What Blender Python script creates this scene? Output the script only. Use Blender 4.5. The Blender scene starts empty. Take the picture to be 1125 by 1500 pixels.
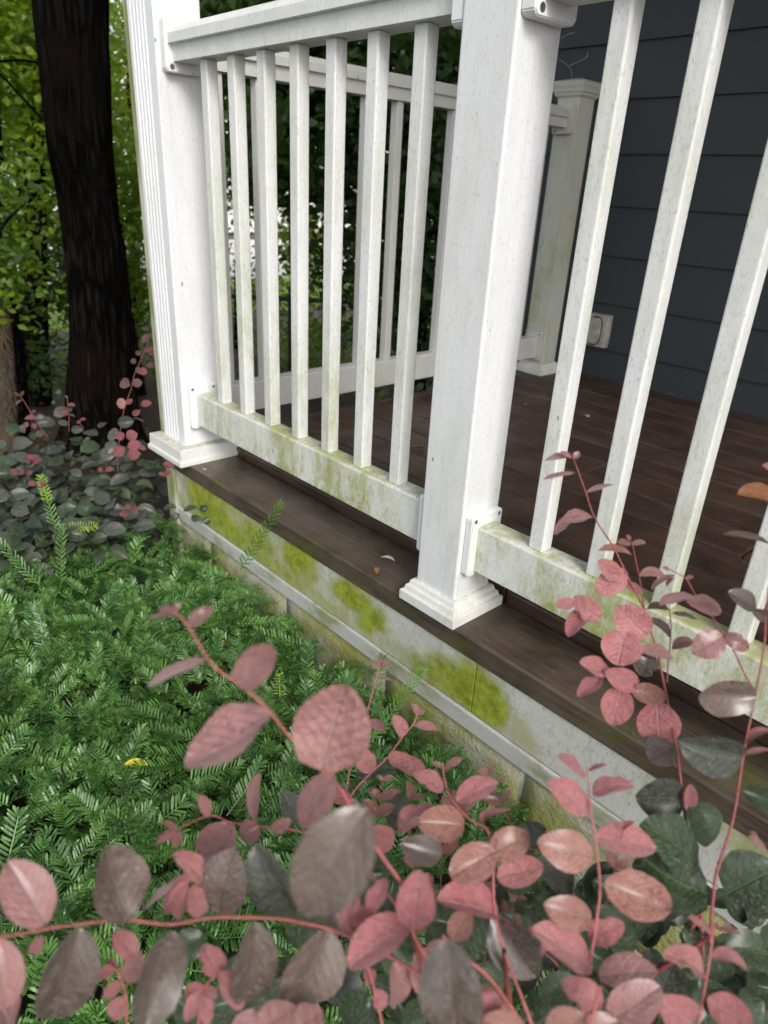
import bpy, bmesh, math, random
import numpy as np
from mathutils import Vector, Matrix, noise

rnd = random.Random(11)
nrg = np.random.default_rng(5)
D2R = math.radians
scene = bpy.context.scene
COL = scene.collection

# ------------------------------------------------------------------ camera
CAM = Vector((0.7485, -0.9199, 0.7870))
C_R = Vector((0.67217276, 0.73869237, 0.05017343))
C_U = Vector((-0.34517992, 0.25270327, 0.90387603))
C_F = Vector((-0.65500734, 0.62487971, -0.42484202))
FPX = 1014.4
cam_data = bpy.data.cameras.new('camera')
cam = bpy.data.objects.new('camera', cam_data)
COL.objects.link(cam)
cam.matrix_world = Matrix((
    (C_R.x, C_U.x, -C_F.x, CAM.x), (C_R.y, C_U.y, -C_F.y, CAM.y),
    (C_R.z, C_U.z, -C_F.z, CAM.z), (0, 0, 0, 1)))
cam_data.sensor_fit = 'HORIZONTAL'
cam_data.sensor_width = 36.0
cam_data.lens = 36.0 * FPX / 1125.0
cam_data.clip_start = 0.02
cam_data.clip_end = 500.0
cam_data.dof.use_dof = True
cam_data.dof.focus_distance = 1.15
cam_data.dof.aperture_fstop = 6.8
scene.camera = cam

# ------------------------------------------------------------------ light
SUN_EL, SUN_AZ = D2R(38), D2R(114)      # azimuth measured from +Y towards +X
world = bpy.data.worlds.new('World')
scene.world = world
world.use_nodes = True
wn = world.node_tree.nodes
wl = world.node_tree.links
wn.clear()
sky = wn.new('ShaderNodeTexSky')
sky.sky_type = 'NISHITA'
sky.sun_disc = False
sky.sun_elevation = SUN_EL
sky.sun_rotation = SUN_AZ
sky.dust_density = 3.0
sky.air_density = 1.0
hs = wn.new('ShaderNodeHueSaturation')
hs.inputs['Saturation'].default_value = 0.30       # overcast: a pale grey sky
bg = wn.new('ShaderNodeBackground')
bg.inputs['Strength'].default_value = 0.12
wo = wn.new('ShaderNodeOutputWorld')
wl.new(sky.outputs[0], hs.inputs['Color'])
wl.new(hs.outputs[0], bg.inputs[0])
wl.new(bg.outputs[0], wo.inputs[0])

sd = bpy.data.lights.new('sun', 'SUN')
sd.energy = 1.15
sd.angle = D2R(22)
sd.color = (1.0, 0.97, 0.93)
sun = bpy.data.objects.new('sun', sd)
COL.objects.link(sun)
sdir = Vector((math.sin(SUN_AZ) * math.cos(SUN_EL), math.cos(SUN_AZ) * math.cos(SUN_EL), math.sin(SUN_EL)))
sun.rotation_euler = sdir.to_track_quat('Z', 'Y').to_euler()

vs = scene.view_settings
vs.view_transform = 'Standard'
vs.look = 'None'
vs.gamma = 1.0
vs.use_curve_mapping = False
vs.exposure = 0.80
scene.cycles.max_bounces = 8
scene.cycles.transparent_max_bounces = 8


def at(px, py, d):
    """point seen at photo pixel (px, py) at depth d in metres"""
    return CAM + (C_F * FPX + C_R * (px - 562.5) - C_U * (py - 750.0)) * (d / FPX)


# ------------------------------------------------------------------ tagging
WL = {}


def link(o):
    COL.objects.link(o)
    return o


def tag(o, label=None, cat=None, group=None, kind=None):
    if label:
        o['label'] = label
    if cat:
        o['category'] = cat
    if group:
        o['group'] = group
    if kind:
        o['kind'] = kind
    return o


def thing(name, label, cat, loc=(0, 0, 0), group=None):
    o = link(bpy.data.objects.new(name, None))
    o.empty_display_size = 0.05
    o.location = loc
    WL[o.name] = Vector(loc)
    return tag(o, label, cat, group)


def part(name, mesh, parent=None, loc=(0, 0, 0), mat=None, kind=None, label=None):
    o = link(bpy.data.objects.new(name, mesh))
    loc = Vector(loc)
    WL[o.name] = loc
    if parent is not None:
        o.parent = parent
        o.location = loc - WL[parent.name]
    else:
        o.location = loc
    if mat is not None:
        if not mesh.materials:
            mesh.materials.append(mat)
        elif mesh.materials[0] != mat:
            o.material_slots[0].link = 'OBJECT'
            o.material_slots[0].material = mat
    return tag(o, label, None, None, kind)


def place(name, mesh, parent, M, mat=None):
    """instance of mesh with world matrix M under an unrotated parent"""
    o = link(bpy.data.objects.new(name, mesh))
    if parent is not None:
        o.parent = parent
        M = Matrix.Translation(-WL[parent.name]) @ M
    o.matrix_basis = M
    if mat is not None and not mesh.materials:
        mesh.materials.append(mat)
    elif mat is not None and mesh.materials[0] != mat:
        o.material_slots[0].link = 'OBJECT'
        o.material_slots[0].material = mat
    return o


# ------------------------------------------------------------------ meshes
def box_mesh(name, x0, x1, y0, y1, z0, z1, bevel=0.0, seg=2, mat=None, smooth=False):
    bm = bmesh.new()
    v = [bm.verts.new(p) for p in ((x0, y0, z0), (x1, y0, z0), (x1, y1, z0), (x0, y1, z0),
                                   (x0, y0, z1), (x1, y0, z1), (x1, y1, z1), (x0, y1, z1))]
    for f in ((0, 3, 2, 1), (4, 5, 6, 7), (0, 1, 5, 4), (1, 2, 6, 5), (2, 3, 7, 6), (3, 0, 4, 7)):
        bm.faces.new([v[i] for i in f])
    if bevel > 0:
        bmesh.ops.bevel(bm, geom=bm.edges[:], offset=bevel, segments=seg, profile=0.5, affect='EDGES')
    me = bpy.data.meshes.new(name)
    bm.to_mesh(me)
    bm.free()
    if mat:
        me.materials.append(mat)
    return me


def prism_mesh(name, prof, axis, a0, a1, mat=None):
    """closed 2-D profile extruded along an axis. axis 'x': prof=(y,z); 'y': (x,z); 'z': (x,y)"""
    def P(u, v, a):
        return {'x': (a, u, v), 'y': (u, a, v), 'z': (u, v, a)}[axis]
    n = len(prof)
    vs_ = [P(u, v, a0) for u, v in prof] + [P(u, v, a1) for u, v in prof]
    fs = [tuple(range(n)), tuple(range(2 * n - 1, n - 1, -1))]
    for i in range(n):
        j = (i + 1) % n
        fs.append((i, i + n, j + n, j))
    me = bpy.data.meshes.new(name)
    me.from_pydata(vs_, [], fs)
    bm = bmesh.new()
    bm.from_mesh(me)
    bmesh.ops.recalc_face_normals(bm, faces=bm.faces[:])
    bm.to_mesh(me)
    bm.free()
    if mat:
        me.materials.append(mat)
    return me


def frustum_stack(name, x0, x1, y0, y1, levels, mat=None):
    """square moulding round a post: levels = [(z, outset), ...] bottom to top, capped"""
    vs_, fs = [], []
    for z, e in levels:
        vs_ += [(x0 - e, y0 - e, z), (x1 + e, y0 - e, z), (x1 + e, y1 + e, z), (x0 - e, y1 + e, z)]
    n = len(levels)
    for k in range(n - 1):
        for i in range(4):
            j = (i + 1) % 4
            fs.append((4 * k + i, 4 * k + j, 4 * k + 4 + j, 4 * k + 4 + i))
    fs.append((3, 2, 1, 0))
    fs.append(tuple(4 * (n - 1) + i for i in range(4)))
    me = bpy.data.meshes.new(name)
    me.from_pydata(vs_, [], fs)
    bm = bmesh.new()
    bm.from_mesh(me)
    bmesh.ops.bevel(bm, geom=bm.edges[:], offset=0.0007, segments=1, affect='EDGES')
    bm.to_mesh(me)
    bm.free()
    if mat:
        me.materials.append(mat)
    return me


def mesh_np(name, verts, faces, mat=None, smooth=False, uvs=None):
    """verts (n,3) float, faces list of equal-length index rows (m,k)"""
    verts = np.asarray(verts, np.float32)
    faces = np.asarray(faces, np.int32)
    m, k = faces.shape
    me = bpy.data.meshes.new(name)
    me.vertices.add(len(verts))
    me.vertices.foreach_set('co', verts.ravel())
    me.loops.add(m * k)
    me.loops.foreach_set('vertex_index', faces.ravel())
    me.polygons.add(m)
    me.polygons.foreach_set('loop_start', np.arange(0, m * k, k, dtype=np.int32))
    me.polygons.foreach_set('loop_total', np.full(m, k, np.int32))
    me.polygons.foreach_set('use_smooth', np.full(m, smooth))
    if uvs is not None:
        ul = me.uv_layers.new(name='UVMap')
        ul.data.foreach_set('uv', np.asarray(uvs, np.float32)[faces.ravel()].ravel())
    me.update(calc_edges=True)
    if mat:
        me.materials.append(mat)
    return me


def tube_geom(pts, radii, sides=6):
    vs_, fs = [], []
    up = Vector((0.1, 0.2, 1.0))
    n = len(pts)
    for i, p in enumerate(pts):
        p = Vector(p)
        t = (Vector(pts[min(i + 1, n - 1)]) - Vector(pts[max(i - 1, 0)])).normalized()
        a = t.cross(up)
        if a.length < 1e-3:
            a = t.cross(Vector((1, 0, 0)))
        a.normalize()
        b = t.cross(a)
        for s in range(sides):
            an = 2 * math.pi * s / sides
            vs_.append(p + (a * math.cos(an) + b * math.sin(an)) * radii[i])
    for i in range(n - 1):
        for s in range(sides):
            s2 = (s + 1) % sides
            fs.append((i * sides + s, (i + 1) * sides + s, (i + 1) * sides + s2, i * sides + s2))
    return vs_, fs


def tube_mesh(name, pts, radii, sides=6, mat=None):
    v, f = tube_geom(pts, radii, sides)
    return mesh_np(name, [tuple(p) for p in v], f, mat, True)


def smooth_path(pts, n=4):
    """Catmull-Rom through the points"""
    P = [Vector(p) for p in pts]
    out = []
    for i in range(len(P) - 1):
        p0, p1, p2, p3 = P[max(i - 1, 0)], P[i], P[i + 1], P[min(i + 2, len(P) - 1)]
        for k in range(n):
            t = k / n
            out.append(0.5 * ((2 * p1) + (p2 - p0) * t + (2 * p0 - 5 * p1 + 4 * p2 - p3) * t * t
                              + (3 * p1 - p0 - 3 * p2 + p3) * t ** 3))
    out.append(P[-1])
    return out


# ------------------------------------------------------------------ materials
class NT:
    def __init__(self, name):
        self.m = bpy.data.materials.new(name)
        self.m.use_nodes = True
        self.t = self.m.node_tree
        self.t.nodes.clear()
        self.out = self.t.nodes.new('ShaderNodeOutputMaterial')
        self.b = self.t.nodes.new('ShaderNodeBsdfPrincipled')
        self.t.links.new(self.b.outputs[0], self.out.inputs[0])

    def n(self, typ, **kw):
        x = self.t.nodes.new(typ)
        for k, v in kw.items():
            setattr(x, k, v)
        return x

    def put(self, sock, v):
        if hasattr(v, 'is_output'):
            self.t.links.new(v, sock)
        elif isinstance(v, (tuple, list)) and len(v) == 3 and sock.type == 'RGBA':
            sock.default_value = (*v, 1)
        else:
            sock.default_value = v

    def pos(self):
        return self.n('ShaderNodeNewGeometry').outputs['Position']

    def objc(self):
        return self.n('ShaderNodeTexCoord').outputs['Object']

    def uv(self):
        return self.n('ShaderNodeTexCoord').outputs['UV']

    def map(self, v, scale=(1, 1, 1), rot=(0, 0, 0), loc=(0, 0, 0)):
        x = self.n('ShaderNodeMapping')
        self.put(x.inputs['Vector'], v)
        x.inputs['Scale'].default_value = scale
        x.inputs['Rotation'].default_value = rot
        x.inputs['Location'].default_value = loc
        return x.outputs[0]

    def noise(self, v, scale, detail=4, rough=0.6, out='Fac', dist=0.0):
        x = self.n('ShaderNodeTexNoise')
        self.put(x.inputs['Vector'], v)
        x.inputs['Scale'].default_value = scale
        x.inputs['Detail'].default_value = detail
        x.inputs['Roughness'].default_value = rough
        x.inputs['Distortion'].default_value = dist
        return x.outputs[out]

    def voro(self, v, scale, feature='F1', out='Distance', rand=1.0):
        x = self.n('ShaderNodeTexVoronoi', feature=feature)
        self.put(x.inputs['Vector'], v)
        x.inputs['Scale'].default_value = scale
        x.inputs['Randomness'].default_value = rand
        return x.outputs[out]

    def ramp(self, f, a, b, c0=0.0, c1=1.0, smooth=True):
        x = self.n('ShaderNodeMapRange')
        x.interpolation_type = 'SMOOTHSTEP' if smooth else 'LINEAR'
        self.put(x.inputs['Value'], f)
        x.inputs['From Min'].default_value = a
        x.inputs['From Max'].default_value = b
        x.inputs['To Min'].default_value = c0
        x.inputs['To Max'].default_value = c1
        return x.outputs[0]

    def math(self, op, a, b=0.0, clamp=False):
        x = self.n('ShaderNodeMath', operation=op)
        x.use_clamp = clamp
        self.put(x.inputs[0], a)
        self.put(x.inputs[1], b)
        return x.outputs[0]

    def mix(self, f, a, b, mode='MIX'):
        x = self.n('ShaderNodeMix', data_type='RGBA', blend_type=mode)
        self.put(x.inputs[0], f)
        self.put(x.inputs[6], a)
        self.put(x.inputs[7], b)
        return x.outputs[2]

    def sep(self, v):
        x = self.n('ShaderNodeSeparateXYZ')
        self.put(x.inputs[0], v)
        return x.outputs

    def rand(self):
        return self.n('ShaderNodeObjectInfo').outputs['Random']

    def bump(self, h, strength=0.3, dist=0.002, normal=None):
        x = self.n('ShaderNodeBump')
        x.inputs['Strength'].default_value = strength
        x.inputs['Distance'].default_value = dist
        self.put(x.inputs['Height'], h)
        if normal is not None:
            self.put(x.inputs['Normal'], normal)
        return x.outputs[0]

    def set(self, **kw):
        nm = {'color': 'Base Color', 'rough': 'Roughness', 'normal': 'Normal', 'spec': 'Specular IOR Level',
              'coat': 'Coat Weight', 'coat_rough': 'Coat Roughness', 'metal': 'Metallic', 'sheen': 'Sheen Weight',
              'trans': 'Transmission Weight', 'ior': 'IOR'}
        for k, v in kw.items():
            self.put(self.b.inputs[nm[k]], v)
        return self

    def add_translucent(self, color, f):
        tr = self.n('ShaderNodeBsdfTranslucent')
        self.put(tr.inputs[0], color)
        mx = self.n('ShaderNodeMixShader')
        self.put(mx.inputs[0], f)
        self.t.links.new(self.b.outputs[0], mx.inputs[1])
        self.t.links.new(tr.outputs[0], mx.inputs[2])
        self.t.links.new(mx.outputs[0], self.out.inputs[0])


def vinyl(name, algae=0.5, low=0.0, high=0.5, base=(0.74, 0.75, 0.76), top=0.0, grime=1.0, streaky=0.22):
    """white vinyl with an algae film (more of it low down), fine speckle, thin streaks and dark flecks"""
    m = NT(name)
    p = m.pos()
    z = m.sep(p)[2]
    broad = m.noise(m.map(p, (1, 1, 0.5)), 6, 4, 0.6)
    film = m.noise(m.map(p, (1, 1, 0.30)), 38, 6, 0.75)
    fine = m.noise(m.map(p, (1, 1, 0.5)), 190, 3, 0.75)
    zf = m.ramp(z, low, high, 1.0, 0.22)
    mixn = m.math('ADD', m.math('ADD', m.math('MULTIPLY', broad, 0.9), m.math('MULTIPLY', film, 0.6)), m.math('MULTIPLY', fine, 0.35))
    f = m.ramp(mixn, 0.80, 1.22)
    f = m.math('MULTIPLY', m.math('MULTIPLY', f, zf), algae, clamp=True)
    nrm = m.n('ShaderNodeNewGeometry').outputs['Normal']
    if top > 0:      # dirt and algae settle on upward faces and their rounded edges
        nz = m.sep(nrm)[2]
        f2 = m.math('MULTIPLY', m.ramp(nz, 0.15, 0.75), m.ramp(mixn, 0.75, 1.05, 0.12, top))
        f = m.math('MAXIMUM', f, f2)
    green = m.mix(m.ramp(m.noise(p, 30, 5, 0.7), 0.35, 0.68), (0.27, 0.31, 0.06), (0.44, 0.44, 0.25))
    c = m.mix(f, base, green)
    if top > 0:
        br = m.math('MULTIPLY', m.ramp(m.sep(nrm)[2], 0.85, 0.95), m.ramp(m.noise(p, 60, 5, 0.75), 0.46, 0.60))
        c = m.mix(m.math('MULTIPLY', br, 0.45), c, (0.30, 0.25, 0.15))
    speck = m.ramp(m.noise(m.map(p, (1, 1, 0.35)), 330, 2, 0.5), 0.56, 0.74)
    c = m.mix(m.math('MULTIPLY', speck, 0.36 * grime), c, (0.25, 0.26, 0.21))
    streak = m.ramp(m.noise(m.map(p, (1, 1, 0.06)), 90, 4, 0.7), 0.50, 0.74)
    c = m.mix(m.math('MULTIPLY', streak, streaky * grime), c, (0.42, 0.43, 0.36))
    cloud = m.ramp(m.noise(m.map(p, (1, 1, 0.3)), 18, 6, 0.75), 0.42, 0.72)
    c = m.mix(m.math('MULTIPLY', cloud, 0.26 * grime), c, (0.46, 0.47, 0.40))
    flk = m.math('MULTIPLY', m.ramp(m.voro(m.map(p, (1, 1, 0.35)), 46), 0.13, 0.06),
                 m.ramp(m.noise(p, 19, 2), 0.58, 0.62))
    c = m.mix(m.math('MULTIPLY', flk, 0.85), c, (0.05, 0.05, 0.04))
    nb = m.bump(m.math('ADD', fine, film), 0.16, 0.0012)
    m.set(color=c, rough=m.ramp(film, 0.3, 0.7, 0.28, 0.5), normal=nb, spec=0.5)
    return m.m


M_POST = vinyl('vinyl_post', 0.45, 0.0, 0.55)
M_COLUMN = vinyl('vinyl_column', 0.22, -0.05, 0.4, (0.76, 0.77, 0.79), grime=0.8)
M_RAIL = vinyl('vinyl_rail', 1.5, 0.08, 0.40, (0.72, 0.73, 0.70), top=0.95, streaky=0.08)
M_HANDRAIL = vinyl('vinyl_handrail', 0.25, 0.9, 1.2, (0.72, 0.73, 0.72), top=0.1, grime=1.2, streaky=0.0)
M_BALUSTER = vinyl('vinyl_baluster', 0.75, 0.15, 1.1, (0.74, 0.75, 0.74), grime=1.2)
M_TRIM = vinyl('vinyl_trim', 0.25, -0.05, 0.1, (0.74, 0.74, 0.73), top=0.35, grime=0.9)
M_BRACKET = vinyl('vinyl_bracket', 0.25, 0.0, 0.3, (0.76, 0.77, 0.77), grime=0.6)
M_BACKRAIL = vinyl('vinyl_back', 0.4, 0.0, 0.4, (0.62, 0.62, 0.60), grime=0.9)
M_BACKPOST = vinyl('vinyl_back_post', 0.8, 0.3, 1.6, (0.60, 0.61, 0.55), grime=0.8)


def m_green_board():
    m = NT('algae_board')
    p = m.pos()
    g = m.noise(m.map(p, (1, 1, 0.25)), 14, 5)
    c = m.mix(m.ramp(g, 0.35, 0.62), (0.52, 0.53, 0.44), (0.22, 0.24, 0.09))
    m.set(color=c, rough=0.7)
    return m.m


M_GREENBOARD = m_green_board()


def m_skirt():
    """painted skirting with moss patches of their own shape"""
    m = NT('mossy_paint')
    p = m.pos()
    wob = m.n('ShaderNodeVectorMath', operation='MULTIPLY_ADD')
    nz = m.n('ShaderNodeTexNoise')
    m.put(nz.inputs['Vector'], p)
    nz.inputs['Scale'].default_value = 9
    nz.inputs['Detail'].default_value = 8
    nz.inputs['Roughness'].default_value = 0.68
    m.put(wob.inputs[0], nz.outputs['Color'])
    wob.inputs[1].default_value = (0.17, 0.0, 0.12)
    m.put(wob.inputs[2], p)
    q = m.sep(wob.outputs[0])
    acc = None
    # centre x, centre z, half-width, half-height, strength of each moss patch
    for cx, cz, rx, rz, s in ((-0.99, -0.10, 0.10, 0.07, 1.0), (-0.86, -0.13, 0.12, 0.05, 0.9), (-0.70, -0.10, 0.10, 0.06, 0.8),
                              (-0.50, -0.08, 0.075, 0.05, 1.0), (-0.60, -0.15, 0.12, 0.03, 0.7),
                              (-0.31, -0.085, 0.075, 0.04, 1.0), (-0.235, -0.115, 0.05, 0.05, 1.0), (-0.34, -0.15, 0.05, 0.03, .5),
                              (0.035, -0.125, 0.08, 0.055, 1.0), (0.09, -0.115, 0.07, 0.075, 1.1), (-0.02, -0.145, 0.08, 0.04, 0.8),
                              (0.20, -0.14, 0.04, 0.04, 0.45), (0.66, -0.09, 0.07, 0.05, 0.6), (-0.95, -0.15, 0.16, 0.035, 0.75), (-0.72, -0.155, 0.22, 0.028, 0.7), (-0.42, -0.158, 0.2, 0.02, 0.5), (-0.90, -0.07, 0.12, 0.03, 0.8), (-0.12, -0.15, 0.12, 0.03, 0.45), (0.02, -0.16, 0.14, 0.02, 0.8)):
        dx = m.math('DIVIDE', m.math('SUBTRACT', q[0], cx + 0.085), rx)
        dz = m.math('DIVIDE', m.math('SUBTRACT', q[2], cz + 0.06), rz)
        r = m.math('SQRT', m.math('ADD', m.math('MULTIPLY', dx, dx), m.math('MULTIPLY', dz, dz)))
        f = m.math('MULTIPLY', m.ramp(r, 1.7, 0.35), s)
        acc = f if acc is None else m.math('MAXIMUM', acc, f)
    mott = m.noise(m.map(p, (1, 1, 0.40)), 24, 8, 0.72)
    moss = m.ramp(m.math('ADD', acc, m.math('MULTIPLY', m.math('SUBTRACT', mott, 0.5), 0.95)), 0.34, 0.96)
    film = m.ramp(m.noise(m.map(p, (1, 1, 0.6)), 11, 6, 0.7), 0.48, 0.75)
    halo = m.ramp(m.math('ADD', acc, m.math('MULTIPLY', m.math('SUBTRACT', m.noise(m.map(p, (1, 1, 0.5)), 20, 7, 0.7), 0.5), 0.9)), 0.02, 0.55)
    lft = m.math('MULTIPLY', m.ramp(m.sep(p)[0], 0.05, -0.60), m.ramp(m.noise(m.map(p, (1, 1, 0.7)), 17, 7, 0.72), 0.36, 0.60))
    fleck = m.ramp(m.noise(m.map(p, (1, 1, 0.5)), 210, 3, 0.6), 0.52, 0.72)
    base = m.mix(m.noise(m.map(p, (0.12, 1, 1)), 70, 3), (0.50, 0.50, 0.47), (0.62, 0.62, 0.60))
    base = m.mix(m.math('MULTIPLY', film, 0.55), base, (0.30, 0.31, 0.19))
    base = m.mix(m.math('MULTIPLY', lft, 0.8), base, (0.28, 0.30, 0.065))
    base = m.mix(m.math('MULTIPLY', halo, 0.6), base, (0.31, 0.33, 0.10))
    base = m.mix(m.math('MULTIPLY', fleck, 0.5), base, (0.19, 0.19, 0.13))
    drip = m.ramp(m.noise(m.map(p, (1, 1, 0.08)), 60, 5, 0.7), 0.54, 0.70)
    base = m.mix(m.math('MULTIPLY', drip, 0.35), base, (0.22, 0.22, 0.16))
    gcol = m.mix(m.ramp(m.noise(p, 45, 6, 0.75), 0.32, 0.68), (0.15, 0.19, 0.008), (0.34, 0.385, 0.045))
    c = m.mix(moss, base, gcol)
    m.set(color=c, rough=m.math('ADD', 0.30, m.math('MULTIPLY', moss, 0.3)),
          normal=m.bump(m.math('ADD', m.noise(p, 160, 4), m.math('MULTIPLY', moss, 0.5)), 0.35, 0.002))
    return m.m


M_SKIRT = m_skirt()


def m_strip():
    m = NT('white_metal_strip')
    p = m.pos()
    f = m.ramp(m.noise(m.map(p, (0.5, 1, 1)), 9, 6, 0.7), 0.46, 0.64)
    c = m.mix(m.math('MULTIPLY', f, 0.8), (0.47, 0.47, 0.45), (0.20, 0.22, 0.05))
    c = m.mix(m.math('MULTIPLY', m.ramp(m.noise(p, 180, 3), 0.56, 0.7), 0.35), c, (0.18, 0.18, 0.14))
    m.set(color=c, rough=0.4)
    return m.m


M_STRIP = m_strip()


def m_wood(name, dark, light, moss=0.0, gloss=0.35, red=None):
    m = NT(name)
    p = m.pos()
    r = m.rand()
    off = m.n('ShaderNodeCombineXYZ')
    m.put(off.inputs[0], m.math('MULTIPLY', r, 7.0))
    va = m.n('ShaderNodeVectorMath', operation='ADD')
    m.put(va.inputs[0], p)
    m.put(va.inputs[1], off.outputs[0])
    v = va.outputs[0]
    grain = m.noise(m.map(v, (1.2, 26, 26)), 5, 6, 0.7, dist=0.4)
    blot = m.noise(v, 7, 5, 0.65)
    c = m.mix(m.ramp(m.math('ADD', m.math('MULTIPLY', grain, 0.5), m.math('MULTIPLY', blot, 0.5)), 0.35, 0.65), dark, light)
    c = m.mix(m.math('MULTIPLY', r, 0.35), c, dark)
    if red:
        c = m.mix(m.ramp(blot, 0.5, 0.75), c, red)
    if moss > 0:
        mo = m.ramp(m.noise(m.map(v, (0.5, 1, 1)), 11, 7, 0.7), 0.50, 0.66)
        c = m.mix(m.math('MULTIPLY', mo, moss), c, (0.09, 0.10, 0.018))
    wet = m.noise(v, 4, 3)
    m.set(color=c, rough=m.ramp(wet, 0.35, 0.65, gloss - 0.08, gloss + 0.25), spec=0.4,
          normal=m.bump(grain, 0.45, 0.0025))
    return m.m


M_NOSING = m_wood('wet_nosing_wood', (0.038, 0.027, 0.020), (0.150, 0.110, 0.088), 0.6, 0.30)
M_DECK = m_wood('wet_deck_wood', (0.042, 0.024, 0.018), (0.120, 0.076, 0.058), 0.0, 0.34, (0.105, 0.050, 0.036))


def m_siding():
    m = NT('dark_siding')
    p = m.pos()
    g = m.noise(m.map(p, (1, 1, 6)), 14, 4)
    c = m.mix(g, (0.033, 0.042, 0.048), (0.042, 0.053, 0.061))
    spk = m.math('MULTIPLY', m.ramp(m.voro(p, 7), 0.035, 0.02), 0.8)
    c = m.mix(spk, c, (0.01, 0.01, 0.01))
    m.set(color=c, rough=0.55, normal=m.bump(g, 0.15, 0.001))
    return m.m


M_SIDING = m_siding()


def m_block():
    m = NT('mossy_block')
    p = m.pos()
    lump = m.noise(p, 45, 6, 0.75)
    big = m.noise(p, 6, 5, 0.6)
    wet = m.noise(p, 130, 3, 0.6)
    base = m.mix(lump, (0.38, 0.36, 0.30), (0.62, 0.60, 0.54))
    f = m.ramp(m.math('ADD', big, m.math('MULTIPLY', lump, 0.4)), 0.46, 0.84)
    gcol = m.mix(m.noise(p, 60, 5, 0.7), (0.17, 0.18, 0.02), (0.42, 0.41, 0.10))
    c = m.mix(m.math('MULTIPLY', f, 0.95), base, gcol)
    m.set(color=c, rough=m.ramp(wet, 0.35, 0.65, 0.16, 0.5),
          normal=m.bump(m.math('ADD', lump, m.math('MULTIPLY', wet, 0.5)), 1.0, 0.010))
    return m.m


M_BLOCK = m_block()


def m_plain(name, c, rough=0.6, metal=0.0, var=0.25, scale=40, bumps=0.2):
    m = NT(name)
    p = m.pos()
    n = m.noise(p, scale, 5, 0.65)
    c2 = tuple(x * (1 - var) for x in c)
    c3 = tuple(min(1, x * (1 + var)) for x in c)
    m.set(color=m.mix(m.ramp(n, 0.3, 0.7), c2, c3), rough=rough, metal=metal, normal=m.bump(n, bumps, 0.002))
    return m.m


M_MORTAR = m_plain('mortar', (0.42, 0.41, 0.33), 0.8, 0, 0.5, 18, 0.5)
M_SCREW = m_plain('screw_metal', (0.20, 0.19, 0.18), 0.4, 0.8)
M_HOLE = m_plain('screw_recess', (0.05, 0.045, 0.04), 0.7)
M_SOIL = m_plain('wet_mulch', (0.026, 0.015, 0.011), 0.6, 0, 0.6, 28, 0.9)
M_LITTER = None
M_ROOF = m_plain('porch_ceiling', (0.35, 0.36, 0.36), 0.7)
M_FENCE = m_plain('black_fence_metal', (0.02, 0.02, 0.02), 0.4, 0.2)
M_OUTLET = m_plain('outlet_plastic', (0.42, 0.40, 0.37), 0.45)
M_WEB = m_plain('web_thread', (0.38, 0.38, 0.36), 0.5)
M_LAWN = m_plain('lawn_green', (0.16, 0.26, 0.03), 0.8, 0, 0.4, 12, 0.6)
M_DRIVE = m_plain('pale_concrete', (0.62, 0.61, 0.58), 0.8, 0, 0.1, 8, 0.2)
M_PALEWALL = m_plain('pale_wall', (0.80, 0.80, 0.78), 0.7, 0, 0.05, 5, 0.05)


def m_drop():
    m = NT('water_drop')
    m.set(color=(1, 1, 1), rough=0.02, trans=0.9, ior=1.33, spec=0.9)
    return m.m


M_DROP = m_drop()


def m_bark(name, dark, light, warm, warm2=(0.02, 0.013, 0.009)):
    m = NT(name)
    p = m.pos()
    r = m.noise(m.map(p, (1, 1, 0.13)), 42, 7, 0.72, dist=0.5)
    z = m.sep(p)[2]
    crk = m.voro(m.map(p, (1, 1, 0.16)), 26, 'DISTANCE_TO_EDGE')
    r = m.math('MULTIPLY', m.ramp(crk, 0.0, 0.22, 0.35, 1.0), r)
    c = m.mix(m.ramp(r, 0.28, 0.66), dark, light)
    c = m.mix(m.ramp(m.noise(p, 2.6, 3), 0.48, 0.62, 0, 0.6), c, warm)
    c = m.mix(m.math('MULTIPLY', m.ramp(m.math('ADD', z, m.math('MULTIPLY', m.noise(p, 3, 3), 0.8)), 1.15, 0.75), m.ramp(r, 0.40, 0.62)), c, warm2)
    m.set(color=c, rough=0.8, spec=0.06, normal=m.bump(r, 1.0, 0.02))
    return m.m


M_BARK = m_bark('shade_dark_wet_bark', (0.0006, 0.0005, 0.0004), (0.0105, 0.0085, 0.0070), (0.0075, 0.0042, 0.0026), (0.017, 0.0105, 0.007))  # wet bark, darkened to near black: canopy shade is put into its colour
M_BARK2 = m_bark('grey_bark', (0.05, 0.04, 0.03), (0.15, 0.12, 0.09), (0.10, 0.07, 0.045))
M_BARK3 = m_bark('blackish_bark', (0.0012, 0.001, 0.0008), (0.006, 0.005, 0.004), (0.004, 0.003, 0.0025))


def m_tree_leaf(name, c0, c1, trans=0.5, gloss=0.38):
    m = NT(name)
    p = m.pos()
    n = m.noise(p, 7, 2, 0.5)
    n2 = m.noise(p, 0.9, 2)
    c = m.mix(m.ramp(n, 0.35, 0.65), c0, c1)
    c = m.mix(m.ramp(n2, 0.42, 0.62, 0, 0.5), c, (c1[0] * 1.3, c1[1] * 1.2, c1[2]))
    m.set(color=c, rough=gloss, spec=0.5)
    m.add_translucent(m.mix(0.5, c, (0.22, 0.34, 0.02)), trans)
    return m.m


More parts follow.
